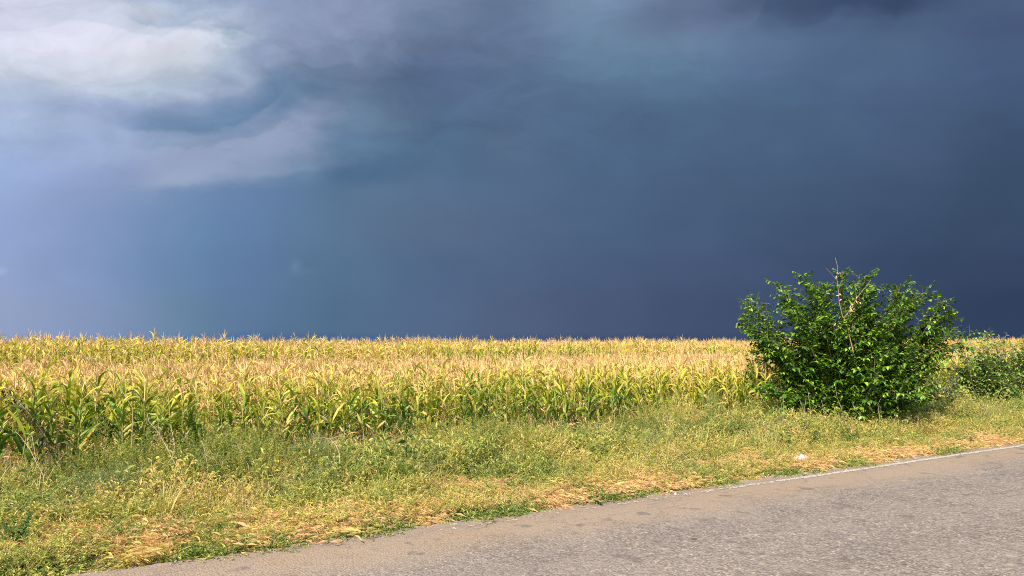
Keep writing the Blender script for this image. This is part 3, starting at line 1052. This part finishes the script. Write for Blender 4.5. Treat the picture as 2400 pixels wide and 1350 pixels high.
# tall weeds along the maize, medium ones over the verge, straw patches by the road, a low fringe at its edge
def tall_h(s, n):
    return (0.42 + 0.36 * sstep(n, 12.2, 13.4)) * (1 + 0.6 * fbm(s, n, 0.25, 64, 3)) * (1.0 - 0.10 * sstep(s, 14, 19) - 0.25 * sstep(s, 20, 24))


sow(5200, 'tall', (-3, 34), (12.0, 13.75), tall_h,
    lambda s, n: 0.34 + 0.42 * fbm(s, n, 0.22, 65, 3) - 0.10 * sstep(n, 12.4, 13.3), lambda s, n: np.clip(sstep(n, 11.9, 13.0), 0.12, 1))
sow(10000, 'mid', (-3, 44), (9.25, 13.6), lambda s, n: (0.62 + 0.75 * sstep(n, 9.8, 12.4)) * np.clip(1 + 0.75 * fbm(s, n, 0.9, 66, 3), 0.35, 2),
    lambda s, n: 0.49 + 0.34 * fbm(s, n, 0.24, 67, 3) + 0.16 * fbm(s, n, 1.1, 167, 2) - 0.06 * sstep(n, 11.5, 13), lambda s, n: np.clip(0.9 + 0.7 * fbm(s, n, 0.9, 66, 3), 0.15, 1) - 0.9 * bare_mask(s, n) - 0.45 * np.clip(straw_mask(s, n), 0, 1))
sow(5200, 'low', (-3, 44), (9.0, 12.6), lambda s, n: 0.9 + 0 * s, lambda s, n: 0.45 + 0.5 * fbm(s, n, 0.3, 68, 3), lambda s, n: 0.7 - 0.7 * bare_mask(s, n) - 0.35 * straw_mask(s, n))
sow(2400, 'low', (-3, 44), (8.86, 9.22), lambda s, n: 1.1 + 0 * s, lambda s, n: 0.12 + 0.35 * fbm(s, n, 0.5, 69, 3), lambda s, n: 0.35 * sstep(fbm(s, 0 * n, 0.33, 70, 3), -0.15, 0.25))
sow(9000, 'low', (-3, 30), (8.8, 9.6), lambda s, n: 1.2 + 0 * s, lambda s, n: 0.05 + 0.2 * fbm(s, n, 0.8, 169, 2), lambda s, n: px_blobs(s, n, GREENLOW))
sow(9000, 'straw', (-3, 44), (9.05, 11.4), lambda s, n: 0.8 + 0 * s, lambda s, n: 1.22 + 0.25 * fbm(s, n, 0.9, 171, 2), lambda s, n: np.clip(straw_mask(s, n), 0, 1) * np.clip(0.75 + 0.9 * fbm(s, n, 0.8, 172, 3), 0.1, 1))
sow(1700, 'feather', (-3, 30), (11.3, 13.5), lambda s, n: 0.85 + 0.35 * fbm(s, n, 0.3, 71, 2), lambda s, n: 0.5 + 0.4 * fbm(s, n, 0.3, 72, 2),
    lambda s, n: sstep(fbm(s, n, 0.2, 73, 3), 0.0, 0.4))
sow(2600, 'wisp', (-3, 40), (10.6, 13.7), lambda s, n: 0.7 + 0.4 * sstep(n, 11.5, 13.2) + 0 * s, lambda s, n: 0.5 + 0.45 * fbm(s, n, 0.3, 74, 3), lambda s, n: np.clip(0.35 + 0.8 * fbm(s, n, 0.35, 75, 3), 0.05, 1))
sow(700, 'wisp', (-3, 40), (9.2, 11), lambda s, n: 0.4 + 0 * s, lambda s, n: 0.9 + 0 * s, lambda s, n: 0.8 + 0 * s)
# loose stones crumbled from the edge of the asphalt
src_stone = bpy.data.collections.new('stone_sources')
M_STONE = plain_material('crumbled_stone', (0.30, 0.25, 0.21), (0.48, 0.42, 0.36), 14)
for q in range(5):
    r = random.Random(500 + q)
    vs, fs = [], []
    for a in range(4):
        ph = a / 3 * math.pi / 2
        for b in range(7):
            th = 6.283 * b / 7
            cr = r.uniform(.7, 1.2)
            vs.append((0.5 * math.cos(ph) * math.cos(th) * cr, 0.4 * math.cos(ph) * math.sin(th) * cr, 0.35 * math.sin(ph)))
    for a in range(3):
        for b in range(7):
            fs.append((a * 7 + b, a * 7 + (b + 1) % 7, (a + 1) * 7 + (b + 1) % 7, (a + 1) * 7 + b))
    src_stone.objects.link(obj('stone_%d' % q, mesh_from('stone', vs, fs), M_STONE, link=False))
N_ = 5200
s = rng.uniform(-3, 30, N_)
n = 8.97 + np.abs(rng.normal(0, 0.16, N_)) * np.where(rng.random(N_) < 0.25, -0.9, 1)
x, y = xy(s, n)
zz = np.where(n < road_edge(s), 0.030, ground_z(s, n) + 0.002)
sz = rng.lognormal(-4.25, 0.45, N_)
gravel = scatter('gravel', np.stack([x, y, zz], -1), np.stack([0 * s, 0 * s, rng.uniform(0, 6.28, N_)], -1), np.repeat(sz[:, None], 3, 1), rng.integers(0, 5, N_), rng.random(N_), src_stone)
tag(gravel, 'loose pale grit and stones crumbled along the asphalt edge', 'gravel', kind='stuff')
cat = lambda k: np.concatenate([q[k] for q in WP])
verge = scatter('verge_weeds', cat('P'), cat('rot'), cat('scl'), cat('idx'), cat('tone'), src_weed)
tag(verge, 'tangled green, yellow and straw weeds covering the roadside verge', 'weeds', kind='stuff')


# ------------------------------------------------------------------ bushes
def leaf_oval(g, p, d, nrm, L, Wd, a, curl=0.25):
    d = d.normalized()
    sd = d.cross(nrm)
    if sd.length < 1e-4:
        sd = d.orthogonal()
    sd.normalize()
    up = sd.cross(d)
    q1 = p + d * L * 0.32
    q2 = p + d * L * 0.68 - up * L * curl * 0.35
    tip = p + d * L * 0.98 - up * L * curl
    h = Wd * 0.12
    g.add([p, q1 - sd * Wd * 0.48 + up * h, q1, q1 + sd * Wd * 0.48 + up * h, q2 - sd * Wd * 0.36 + up * h, q2, q2 + sd * Wd * 0.36 + up * h, tip],
          [(0, 2, 1), (0, 3, 2), (1, 2, 5, 4), (2, 3, 6, 5), (4, 5, 7), (5, 6, 7)], a)


def curve(p0, p1, sag, n, r):
    """from p0 to p1, rising first and then bending outwards"""
    p0, p1 = Vector(p0), Vector(p1)
    mid = (p0 + p1) * 0.5 + Vector((0, 0, sag)) + Vector((r.uniform(-1, 1), r.uniform(-1, 1), r.uniform(-.3, .3))) * 0.05 * (p1 - p0).length
    out = []
    for i in range(n + 1):
        t = i / n
        out.append(p0 * (1 - t) ** 2 + mid * 2 * t * (1 - t) + p1 * t * t)
    return out


def bush(seed, root_loc, tips, leaf_len, spacing, spread_base, mat_leaf, tone_hi, shoot=(0.35, 0.8), yellow=0.03, start=0.25, sub=9):
    r = random.Random(seed)
    wood, fol = Geo(), Geo()

    def dress(pts_, t0, gap, ll):
        off = r.uniform(-0.22, 0.22)
        ll = ll * r.uniform(0.8, 1.15)
        # leaves in two drooping ranks along a twig
        tot = 0
        side = 1
        for i in range(len(pts_) - 1):
            a, b = pts_[i], pts_[i + 1]
            seg = b - a
            ln = seg.length
            k_ = max(1, int(ln / gap))
            for q in range(k_):
                t = (i + q / k_) / (len(pts_) - 1)
                if t < t0:
                    continue
                p = a + seg * (q / k_)
                dr = seg.normalized()
                lat = dr.cross(Vector((0, 0, 1)))
                if lat.length < 0.1:
                    lat = Vector((r.uniform(-1, 1), r.uniform(-1, 1), 0))
                lat.normalize()
                side = -side
                d = lat * side * r.uniform(0.5, 1.1) + dr * r.uniform(0.2, 0.9) + Vector((0, 0, r.uniform(-0.8, 0.25)))
                nrm = Vector((r.uniform(-.5, .5), r.uniform(-.5, .5), 1))
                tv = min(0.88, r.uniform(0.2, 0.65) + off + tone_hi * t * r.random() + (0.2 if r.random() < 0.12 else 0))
                if r.random() < yellow:
                    tv = r.uniform(0.85, 1.0)
                s_ = r.uniform(0.75, 1.25) * (1.0 if t < 0.9 else 0.75)
                leaf_oval(fol, p, d, nrm, ll * s_, ll * s_ * 0.62, tv, r.uniform(0.1, 0.45))

    for tip, dep in tips:
        p1 = Vector((tip[0], dep, tip[1]))
        az = math.atan2(dep, tip[0])
        b = Vector((tip[0] * spread_base + r.uniform(-.12, .12), dep * spread_base + r.uniform(-.12, .12), 0))
        L = (p1 - b).length
        sag = 0.10 * L
        pts_ = curve(b, p1, sag, 10, r)
        r0 = 0.008 + 0.005 * L
        wood.tube(pts_, r0, 0.004, 5, 0.5)
        dress(pts_, start + 0.25, spacing * 1.1, leaf_len)
        ns = int(sub * L / 1.6)
        for q in range(ns):
            t = start + (0.97 - start) * (q + r.random()) / ns
            i = min(9, int(t * 10))
            a = pts_[i] + (pts_[i + 1] - pts_[i]) * (t * 10 - i)
            dr = (pts_[i + 1] - pts_[i]).normalized()
            th = r.uniform(0, 6.28)
            side = dr.orthogonal().normalized()
            side = Matrix.Rotation(th, 3, dr) @ side
            d = (dr * r.uniform(0.5, 1.1) + side * r.uniform(0.6, 1.1) + Vector((0, 0, r.uniform(-0.05, 0.35)))).normalized()
            l2 = r.uniform(*shoot) * (1.0 - 0.42 * t)
            e = a + d * l2
            e.z = max(e.z, 0.12)
            pp = curve(a, e, 0.05 * l2, 4, r)
            wood.tube(pp, 0.006, 0.002, 3, 0.6)
            dress(pp, 0.05, spacing, leaf_len)
    return wood, fol, r


def tips_from(pxs, cx, base_y, scale, depth_r, r, base_d=0.0):
    out = []
    for (px, py) in pxs:
        out.append((((px - cx) * scale, (base_y - py) * scale), r.uniform(-depth_r, depth_r)))
    return out


rb = random.Random(5)
# the big bush
bs, bd = ray_sn(1985, 12.55)
bx_, by_ = xy(bs, 12.55)
sc = by_ / F
outline = [(1728, 714), (1732, 748), (1765, 700), (1812, 657), (1800, 690), (1850, 690), (1893, 638), (1880, 672), (1925, 660), (1955, 634), (1940, 690),
           (2005, 646), (1990, 690), (2045, 634), (2050, 672), (2075, 668), (2110, 660), (2100, 690), (2150, 672), (2140, 700), (2213, 674), (2190, 700),
           (2218, 712), (2235, 742), (2250, 762), (2215, 780), (1760, 770), (1775, 800)]
low = [(1755, 872), (1745, 905), (1775, 840), (2185, 820), (2180, 870), (2175, 905), (1790, 945), (1830, 930), (2120, 930), (2150, 900), (1770, 900), (1900, 935), (1960, 945), (2050, 940)]
tips = []
for q in outline:
    q = (1985 + (q[0] - 1985) * 0.95, 1008 + (q[1] - 1008) * 0.975)
    tips.append((((q[0] - 1985) * sc, (1008 - q[1]) * sc), rb.uniform(-0.9, 0.9)))
    k2 = rb.uniform(0.84, 0.95)
    tips.append((((q[0] - 1985 + rb.uniform(-14, 14)) * sc * k2, (1008 - q[1]) * sc * k2), rb.uniform(-1.5, 1.5)))
for q in low:
    tips.append((((q[0] - 1985) * sc, (1008 - q[1]) * sc), rb.uniform(-1.3, 0.9)))
for q in range(72):              # towards and away from the road, and the inside of the crown
    th = rb.uniform(0, 6.283)
    el = rb.uniform(0.25, 1.35)
    rad = rb.uniform(1.9, 3.1)
    x = math.cos(th) * math.cos(el) * rad * 0.80
    y = math.sin(th) * math.cos(el) * rad * 0.85
    z = 0.35 + math.sin(el) * rad * 1.05
    tips.append(((x, min(z, 3.55)), y))
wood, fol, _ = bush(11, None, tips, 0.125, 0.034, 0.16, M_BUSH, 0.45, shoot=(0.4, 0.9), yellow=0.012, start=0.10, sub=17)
big = empty('broadleaf_bush', (bx_, by_, float(ground_z(bs, 12.55))))
tag(big, 'tall spreading dark green bush at the field edge with bare dead twigs in its crown', 'bush')
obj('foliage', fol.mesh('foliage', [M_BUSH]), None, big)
obj('branches', wood.mesh('branches', [M_BARK], True), None, big)


def bush_px(px, py, dep=0.0):
    k_ = (by_ + dep) / by_
    return Vector(((px - 1200) * sc * k_ - bx_, dep, CAM_Z - (py - 800) * sc * k_))


g = Geo()
dd = -1.3
for path, r0 in [([(1997, 830), (1990, 795), (1984, 760), (1975, 745)], 0.022), ([(1975, 748), (1968, 715), (1966, 680), (1964, 655), (1967, 630), (1962, 608)], 0.013),
                 ([(1977, 750), (1995, 728), (2010, 702), (2030, 678), (2044, 660)], 0.013), ([(1966, 690), (1972, 668), (1978, 655)], 0.006),
                 ([(1990, 795), (1975, 775), (1962, 765)], 0.008), ([(2010, 702), (2006, 688), (2008, 675)], 0.005), ([(1967, 665), (1955, 650), (1940, 632)], 0.005),
                 ([(1994, 728), (2002, 735), (2012, 728)], 0.005), ([(1984, 762), (1996, 756), (2005, 745)], 0.006), ([(1963, 655), (1980, 646)], 0.005)]:
    r0 *= 0.55
    g.tube([bush_px(a, b, dd + rb.uniform(-.03, .03)) for a, b in path], r0, r0 * 0.45, 5, 0.5)
tw = obj('dead_branch', g.mesh('dead_branch', [M_DEAD], True), None, big)
tw['label'] = 'bare tan dead branch forking up through the crown'
g = Geo()
for a, b, n_l in [(1967, 650, 5), (1996, 726, 9), (1998, 735, 6), (1972, 700, 5), (1960, 768, 4), (2012, 705, 5)]:
    for q in range(n_l):
        p = bush_px(a + rb.uniform(-5, 5), b + rb.uniform(-8, 8), dd)
        leaf_oval(g, p, Vector((rb.uniform(-1, 1), rb.uniform(-1, 1), rb.uniform(-1.2, 0.2))), Vector((rb.uniform(-1, 1), -1, .6)), 0.07, 0.028, rb.uniform(0.6, 1.0), 0.4)
o = obj('withered_leaves', g.mesh('withered_leaves', [M_TASSEL]), None, big)
# bare shoots at the foot
for pts_px in [[(1824, 985), (1826, 950), (1822, 935)], [(1828, 985), (1832, 945), (1829, 930)], [(1881, 1000), (1877, 965), (1869, 940)], [(1882, 992), (1879, 962), (1884, 936)],
               [(1894, 975), (1891, 942), (1888, 915)], [(1925, 975), (1922, 955), (1919, 940)], [(1972, 990), (1964, 955), (1956, 935), (1952, 905)], [(1966, 960), (1960, 948)],
               [(2053, 975), (2050, 950), (2058, 936)]]:
    g = Geo()
    dep = -1.75 + rb.uniform(-.2, .2)
    pl = [bush_px(a, b, dep) for a, b in pts_px]
    pl = [Vector((pl[0].x, dep, -0.02))] + pl
    g.tube(pl, 0.009, 0.003, 5, 0.5)
    obj('bare_shoot', g.mesh('bare_shoot', [M_TWIG], True), None, big)


def small_bush(name, seed, cx, n, tips_px, label, mat, leaf_len, extra, depth_r, tone, yellow, group=None, width=1.0, height=1.2):
    s0, d0 = ray_sn(cx, n)
    x0, y0 = xy(s0, n)
    k_ = y0 / F
    r = random.Random(seed)
    tips = [(((a - cx) * k_, CAM_Z - (b - 800) * k_), r.uniform(-depth_r, depth_r)) for a, b in tips_px]
    for q in range(extra):
        th = r.uniform(0, 6.283)
        el = r.uniform(0.15, 1.3)
        tips.append(((math.cos(th) * math.cos(el) * width, 0.15 + math.sin(el) * height), math.sin(th) * math.cos(el) * depth_r))
    wood, fol, _ = bush(seed, None, tips, leaf_len, 0.05, 0.15, mat, tone, shoot=(0.25, 0.6), yellow=yellow, start=0.10, sub=16)
    e = empty(name, (x0, y0, float(ground_z(s0, n))))
    tag(e, label, 'bush', group)
    obj('foliage', fol.mesh('foliage', [mat]), None, e)
    obj('branches', wood.mesh('branches', [M_BARK], True), None, e)
    return e


small_bush('broadleaf_bush', 21, 2300, 13.0, [(2222, 796), (2258, 802), (2278, 786), (2310, 780), (2330, 786), (2240, 830), (2215, 870), (2300, 800), (2285, 810), (2345, 830), (2270, 815), (2325, 802)],
           'dull green waist-high bush just right of the tall spreading bush', M_BUSH2, 0.12, 64, 0.9, 0.3, 0.03, width=1.15, height=1.95)
small_bush('broadleaf_bush', 22, 2385, 13.1, [(2358, 776), (2372, 786), (2362, 800), (2345, 815), (2398, 802), (2420, 800), (2440, 790), (2340, 850), (2455, 830), (2385, 812), (2410, 815)],
           'dull green bush with one tall upright shoot at the picture edge beyond the other bushes', M_BUSH2, 0.12, 66, 1.0, 0.3, 0.04, width=1.6, height=1.95)
small_bush('leafy_weed', 23, 2200, 13.0, [(2165, 880), (2180, 865), (2200, 870), (2215, 860), (2225, 875), (2190, 900), (2235, 890), (2150, 900)],
           'low yellow-green leafy weed growing between the tall bush and the duller bush', M_WEED, 0.075, 26, 0.5, 0.25, 0.0, width=0.75, height=1.1)['category'] = 'weed'


# ------------------------------------------------------------------ single weeds, dry stalks and litter
def feather_clump(name, seed, cx, n, rad, H, label, mat, thick=130):
    s0, d0 = ray_sn(cx, n)
    x0, y0 = xy(s0, n)
    r = random.Random(seed)
    g = Geo()
    for _ in range(thick):
        az = r.uniform(0, 6.283)
        el = r.uniform(0.15, 1.5)
        L = r.uniform(0.75, 1.05)
        e = Vector((math.cos(az) * math.cos(el) * rad, math.sin(az) * math.cos(el) * rad, math.sin(el) * H)) * L
        pp = curve((0, 0, 0), e, 0.06, 8, r)
        g.tube(pp, 0.004, 0.0015, 3, 0.7)
        for i in range(2, 8):
            for q in range(5):
                p = pp[i] + (pp[i + 1] - pp[i]) * r.random()
                d = (pp[i + 1] - pp[i]).normalized() + Vector((r.uniform(-1, 1), r.uniform(-1, 1), r.uniform(-.4, 1)))
                small_leaf(g, p, d, Vector((0, 0, 1)), r.uniform(0.03, 0.06), 0.006, r.uniform(0.2, 0.8), 0.1)
    o = obj(name, g.mesh(name, [mat]), None, None, (x0, y0, float(ground_z(s0, n)) - 0.02))
    tag(o, label, 'weed')
    return o


feather_clump('feathery_weed', 31, 760, 12.6, 0.85, 0.85, 'round grey-green feathery weed with a tan branch over it, beside the dark maize gap', M_GREY, 190)
feather_clump('feathery_weed', 32, 1560, 12.75, 1.0, 0.75, 'wide blue-green feathery weed halfway between the tall bush and the brightest weeds', M_GREY, 190)
feather_clump('feathery_weed', 35, 1668, 13.2, 0.5, 1.35, 'tall yellow-green airy weed standing against the maize, left of the tall bush', M_WEED, 150)
feather_clump('feathery_weed', 33, 290, 12.3, 0.8, 0.62, 'grey-green feathery weed below the dark withered plant, left of the dry stalks', M_GREY, 150)
feather_clump('bright_weed', 34, 930, 11.3, 0.5, 0.42, 'bright lime-green weed mound in the middle of the verge', leaf_material('lime_leaf', [(0, (0.13, 0.24, 0.02)), (1, (0.30, 0.42, 0.05))]), 220)


def stalk_obj(paths, label, r0=0.008, mat=None, n=12.6, name='dry_stalk', catg='dry stalk', group=None):
    """dry branching stalk given by where its joints stand above a point of the verge"""
    a0 = paths[0][0]
    s0, d0 = ray_sn(a0[0], n)
    x0, y0 = xy(s0, n)
    k_ = y0 / F
    g = Geo()
    gz0 = float(ground_z(s0, n))
    r0 *= 0.75
    for i, path in enumerate(paths):
        pts_ = [Vector(((a - 1200) * k_ - x0, rb.uniform(-.03, .03), CAM_Z - (b - 800) * k_ - gz0)) for a, b in path]
        if i == 0:
            pts_ = [Vector((0, 0, -0.02)), *pts_]
        g.tube(pts_, r0 if i == 0 else r0 * 0.6, r0 * 0.35, 5, 0.5)
        for q in range(5):                # a few frayed twigs
            j_ = rb.randrange(1, len(pts_))
            p = pts_[j_]
            e = p + Vector((rb.uniform(-.10, .06), rb.uniform(-.08, .08), rb.uniform(0, .13)))
            g.tube([p, (p + e) * .5 + Vector((0, 0, .01)), e], 0.0028, 0.0015, 3, 0.5)
    o = obj(name, g.mesh(name, [mat or M_DRY], True), None, None, (x0, y0, gz0))
    tag(o, label, catg, group)
    return o


stalk_obj([[(432, 1100), (415, 1070), (402, 1042), (378, 1010), (360, 985), (352, 965)], [(402, 1042), (385, 1020), (382, 990), (378, 972)], [(415, 1070), (420, 1040), (410, 1005)]],
          'tallest pale dry stalk, leaning left in front of the dark maize', 0.010, n=12.2)
stalk_obj([[(497, 1090), (493, 1062), (486, 1042), (480, 1030)], [(493, 1062), (510, 1072), (530, 1088)]],
          'short forked pale dry stalk right of the tallest leaning stalk', 0.008, n=12.2)
stalk_obj([[(590, 1086), (578, 1062), (567, 1042), (560, 1030)], [(578, 1062), (572, 1048)]],
          'thin pale dry stalk leaning left, rightmost of the dry stalks near the dark maize', 0.007, n=12.2)
stalk_obj([[(118, 1110), (100, 1072), (86, 1050), (62, 1020), (50, 1008)], [(100, 1072), (92, 1040), (86, 1018)]],
          'frayed dry stalk leaning left at the lower left among grey weeds', 0.008, n=11.9)
stalk_obj([[(802, 1058), (792, 1040), (780, 1026), (765, 1022), (742, 1024)], [(780, 1026), (800, 1018), (822, 1010)]],
          'tan curved dry branch over the round grey-green weed', 0.010, n=11.7)
stalk_obj([[(1618, 1085), (1612, 1075), (1595, 1060), (1580, 1048), (1572, 1034)], [(1595, 1060), (1578, 1052), (1566, 1047)]],
          'bent tan dry stalk lying low on the open verge below the blue-green feathery weed', 0.012, n=10.4)
stalk_obj([[(1563, 1010), (1562, 992), (1560, 975)], [(1562, 992), (1566, 980)]],
          'upright greyish dead stem standing in the blue-green feathery weed', 0.008, n=12.2)
stalk_obj([[(2196, 955), (2200, 940), (2204, 930)], [(2200, 940), (2206, 936)]], 'short slanted dry stem below the pale husks', 0.008, n=12.2)
stalk_obj([[(320, 955), (300, 925), (275, 885), (262, 868)], [(300, 925), (306, 900)]], 'long thin green-tan stem leaning left across the maize leaves', 0.008, n=13.4)

# the dark withered plant leaning over on the left
s0, d0 = ray_sn(165, 13.35)
x0, y0 = xy(s0, 13.35)
k_ = y0 / F
g = Geo()
path = [Vector(((a - 1200) * k_ - x0, rb.uniform(-.05, .05), CAM_Z - (b - 800) * k_)) for a, b in [(168, 1080), (160, 1040), (148, 1005), (120, 965), (90, 938), (55, 912), (32, 905)]]
path = [Vector((path[0].x, 0, 0))] + path[1:]
g.tube(path, 0.014, 0.004, 5, 0.6)
for i in range(1, len(path) - 1):
    for q in range(38 if i < 4 else 26):
        p = path[i] + (path[i + 1] - path[i]) * rb.random() + Vector((rb.uniform(-.10, .10), rb.uniform(-.12, .12), rb.uniform(-.14, .10)))
        d = Vector((rb.uniform(-1, .6), rb.uniform(-1, 1), rb.uniform(-1, .6)))
        leaf_oval(g, p, d, Vector((rb.uniform(-1, 1), rb.uniform(-1, 1), 1)), rb.uniform(.05, .11), 0.025, rb.uniform(0.0, 0.85), 0.5)
o = obj('withered_weed', g.mesh('withered_weed', [M_DARKDRY]), None, None, (x0, y0 - 0.35, 0))
tag(o, 'dark brown withered weed slumped over the front maize plants', 'weed')


# broad-leaved weeds that stand out one by one
def broadleaf(cx, py, H, label, seed, tone, mat=None, n_st=7, ll=0.09):
    d = CAM_Z * F / (py - 800)
    x0, y0 = (cx - 1200) / F * d, d
    s0, n0 = sn(x0, y0)
    r = random.Random(seed)
    g = Geo()
    for q in range(n_st):
        az = r.uniform(0, 6.283)
        e = Vector((math.cos(az) * r.uniform(.05, .22), math.sin(az) * r.uniform(.05, .22), H * r.uniform(0.6, 1.0)))
        pp = curve((0, 0, 0), e, 0.04, 6, r)
        g.tube(pp, 0.005, 0.002, 4, 0.5)
        for i in range(1, 7):
            for k in range(3):
                la = r.uniform(0, 6.283)
                leaf_oval(g, pp[i], Vector((math.cos(la), math.sin(la), r.uniform(-.3, .5))), Vector((0, 0, 1)), ll * r.uniform(.6, 1.2) * (1.2 - 0.08 * i), ll * 0.6, tone + r.uniform(-.12, .12), r.uniform(0, .4))
    o = obj('broadleaf_weed', g.mesh('broadleaf_weed', [mat or M_WEED]), None, None, (x0, y0, float(ground_z(s0, n0)) - 0.01))
    tag(o, label, 'weed')


broadleaf(1905, 1052, 0.55, 'fresh green broad-leaved weed in front of the foot of the tall bush', 91, 0.38)
broadleaf(1838, 1060, 0.50, 'pale yellow broad-leaved weed left of the bare shoots of the tall bush', 92, 0.55)
broadleaf(1985, 1050, 0.50, 'lime-green leafy weed in front of the right half of the tall bush', 93, 0.42)
broadleaf(1395, 1090, 0.45, 'bluish green broad-leaved weed in the middle of the verge', 94, 0.15)
broadleaf(1400, 1175, 0.16, 'dark green prostrate weed touching the asphalt edge in mid-verge', 95, 0.05, n_st=9, ll=0.05)
broadleaf(1845, 1108, 0.13, 'small dark green tuft on the asphalt edge below the plastic bag', 96, 0.2, n_st=10, ll=0.05)
broadleaf(60, 1290, 0.38, 'dense green broad-leaved weed at the lower left corner by the road', 97, 0.25, n_st=12, ll=0.07)
broadleaf(510, 1120, 0.50, 'tall amber-green weed right of the forked dry stalk', 98, 0.62, n_st=11, ll=0.05)

# pale fallen husks right of the big bush
def husk(px, py, n, label, L, ang):
    s0, d0 = ray_sn(px, n)
    x0, y0 = xy(s0, n)
    k_ = y0 / F
    z0 = CAM_Z - (py - 800) * k_
    g = Geo()
    for q in range(7):
        g.blade((0, 0, 0), ang + rb.uniform(-.5, .5), L * rb.uniform(.7, 1.1), 0.05, rb.uniform(.5, 1.5), rb.uniform(.2, 1.0), (0.5, 0.7), 4, 0.5)
    g.blade((0, 0, -z0), 0, z0 + .02, 0.015, 1.55, 0.0, (0.4, 0.5), 3, 0.5)
    o = obj('maize_husk', g.mesh('maize_husk', [PALE], True), None, None, (x0, y0, z0))
    tag(o, label, 'maize husk')


PALE = leaf_material('pale_husk', [(0, (0.60, 0.50, 0.32)), (1, (0.82, 0.72, 0.56))], trans=0.2)
husk(2186, 926, 12.3, 'cream-white open maize husk in the weeds, lower of the two pale husks', 0.20, 3.6)
husk(2207, 914, 12.3, 'cream and orange maize husk in the weeds, upper of the two pale husks', 0.18, 0.4)

# crumpled white bag on the verge
d = CAM_Z * F / (1086 - 800)
x0, y0 = (1866 - 1200) / F * d, d
s0, n0 = sn(x0, y0)
r = random.Random(3)
vs, fs = [], []
NA, NB = 26, 10
for i in range(NB + 1):
    ph = (i / NB) * math.pi / 2
    for j in range(NA):
        th = 6.283 * j / NA
        cr = 1 + 0.13 * math.sin(3 * th + 2 * ph) + 0.10 * math.sin(7 * th - 5 * ph) + r.uniform(-.07, .07)
        vs.append((0.19 * math.cos(ph) * math.cos(th) * cr, 0.13 * math.cos(ph) * math.sin(th) * cr, 0.15 * math.sin(ph) * (1 + r.uniform(-.08, .08)) * (1 + 0.15 * math.cos(th))))
for i in range(NB):
    for j in range(NA):
        j2 = (j + 1) % NA
        fs.append((i * NA + j, i * NA + j2, (i + 1) * NA + j2, (i + 1) * NA + j))
bag = obj('plastic_bag', mesh_from('plastic_bag', vs, fs), M_BAG, None, (x0, y0, float(ground_z(s0, n0)) + 0.02))
tag(bag, 'crumpled white plastic bag lying in the straw beside the road', 'plastic bag')

# small dark clods and crumbs on the asphalt
for i, (px, py, w_) in enumerate([(1616, 1259, 0.03), (2308, 1344, 0.035), (2098, 1316, 0.02)]):
    d = CAM_Z * F / (py - 800)
    x0, y0 = (px - 1200) / F * d, d
    r = random.Random(80 + i)
    vs, fs = [], []
    for a in range(5):
        ph = a / 4 * math.pi / 2
        for b in range(9):
            th = 6.283 * b / 9
            cr = r.uniform(.75, 1.2)
            vs.append((w_ * 1.3 * math.cos(ph) * math.cos(th) * cr, w_ * .7 * math.cos(ph) * math.sin(th) * cr, w_ * .5 * math.sin(ph)))
    for a in range(4):
        for b in range(9):
            fs.append((a * 9 + b, a * 9 + (b + 1) % 9, (a + 1) * 9 + (b + 1) % 9, (a + 1) * 9 + b))
    o = obj('earth_clod', mesh_from('earth_clod', vs, fs), M_CLOD, None, (x0, y0, 0.029))
    tag(o, ['dark earth clod on the asphalt below the straw patches', 'dark earth clod on the asphalt, nearest to the camera',
            'smallest dark crumb on the asphalt, between the other clods'][i], 'earth clod')
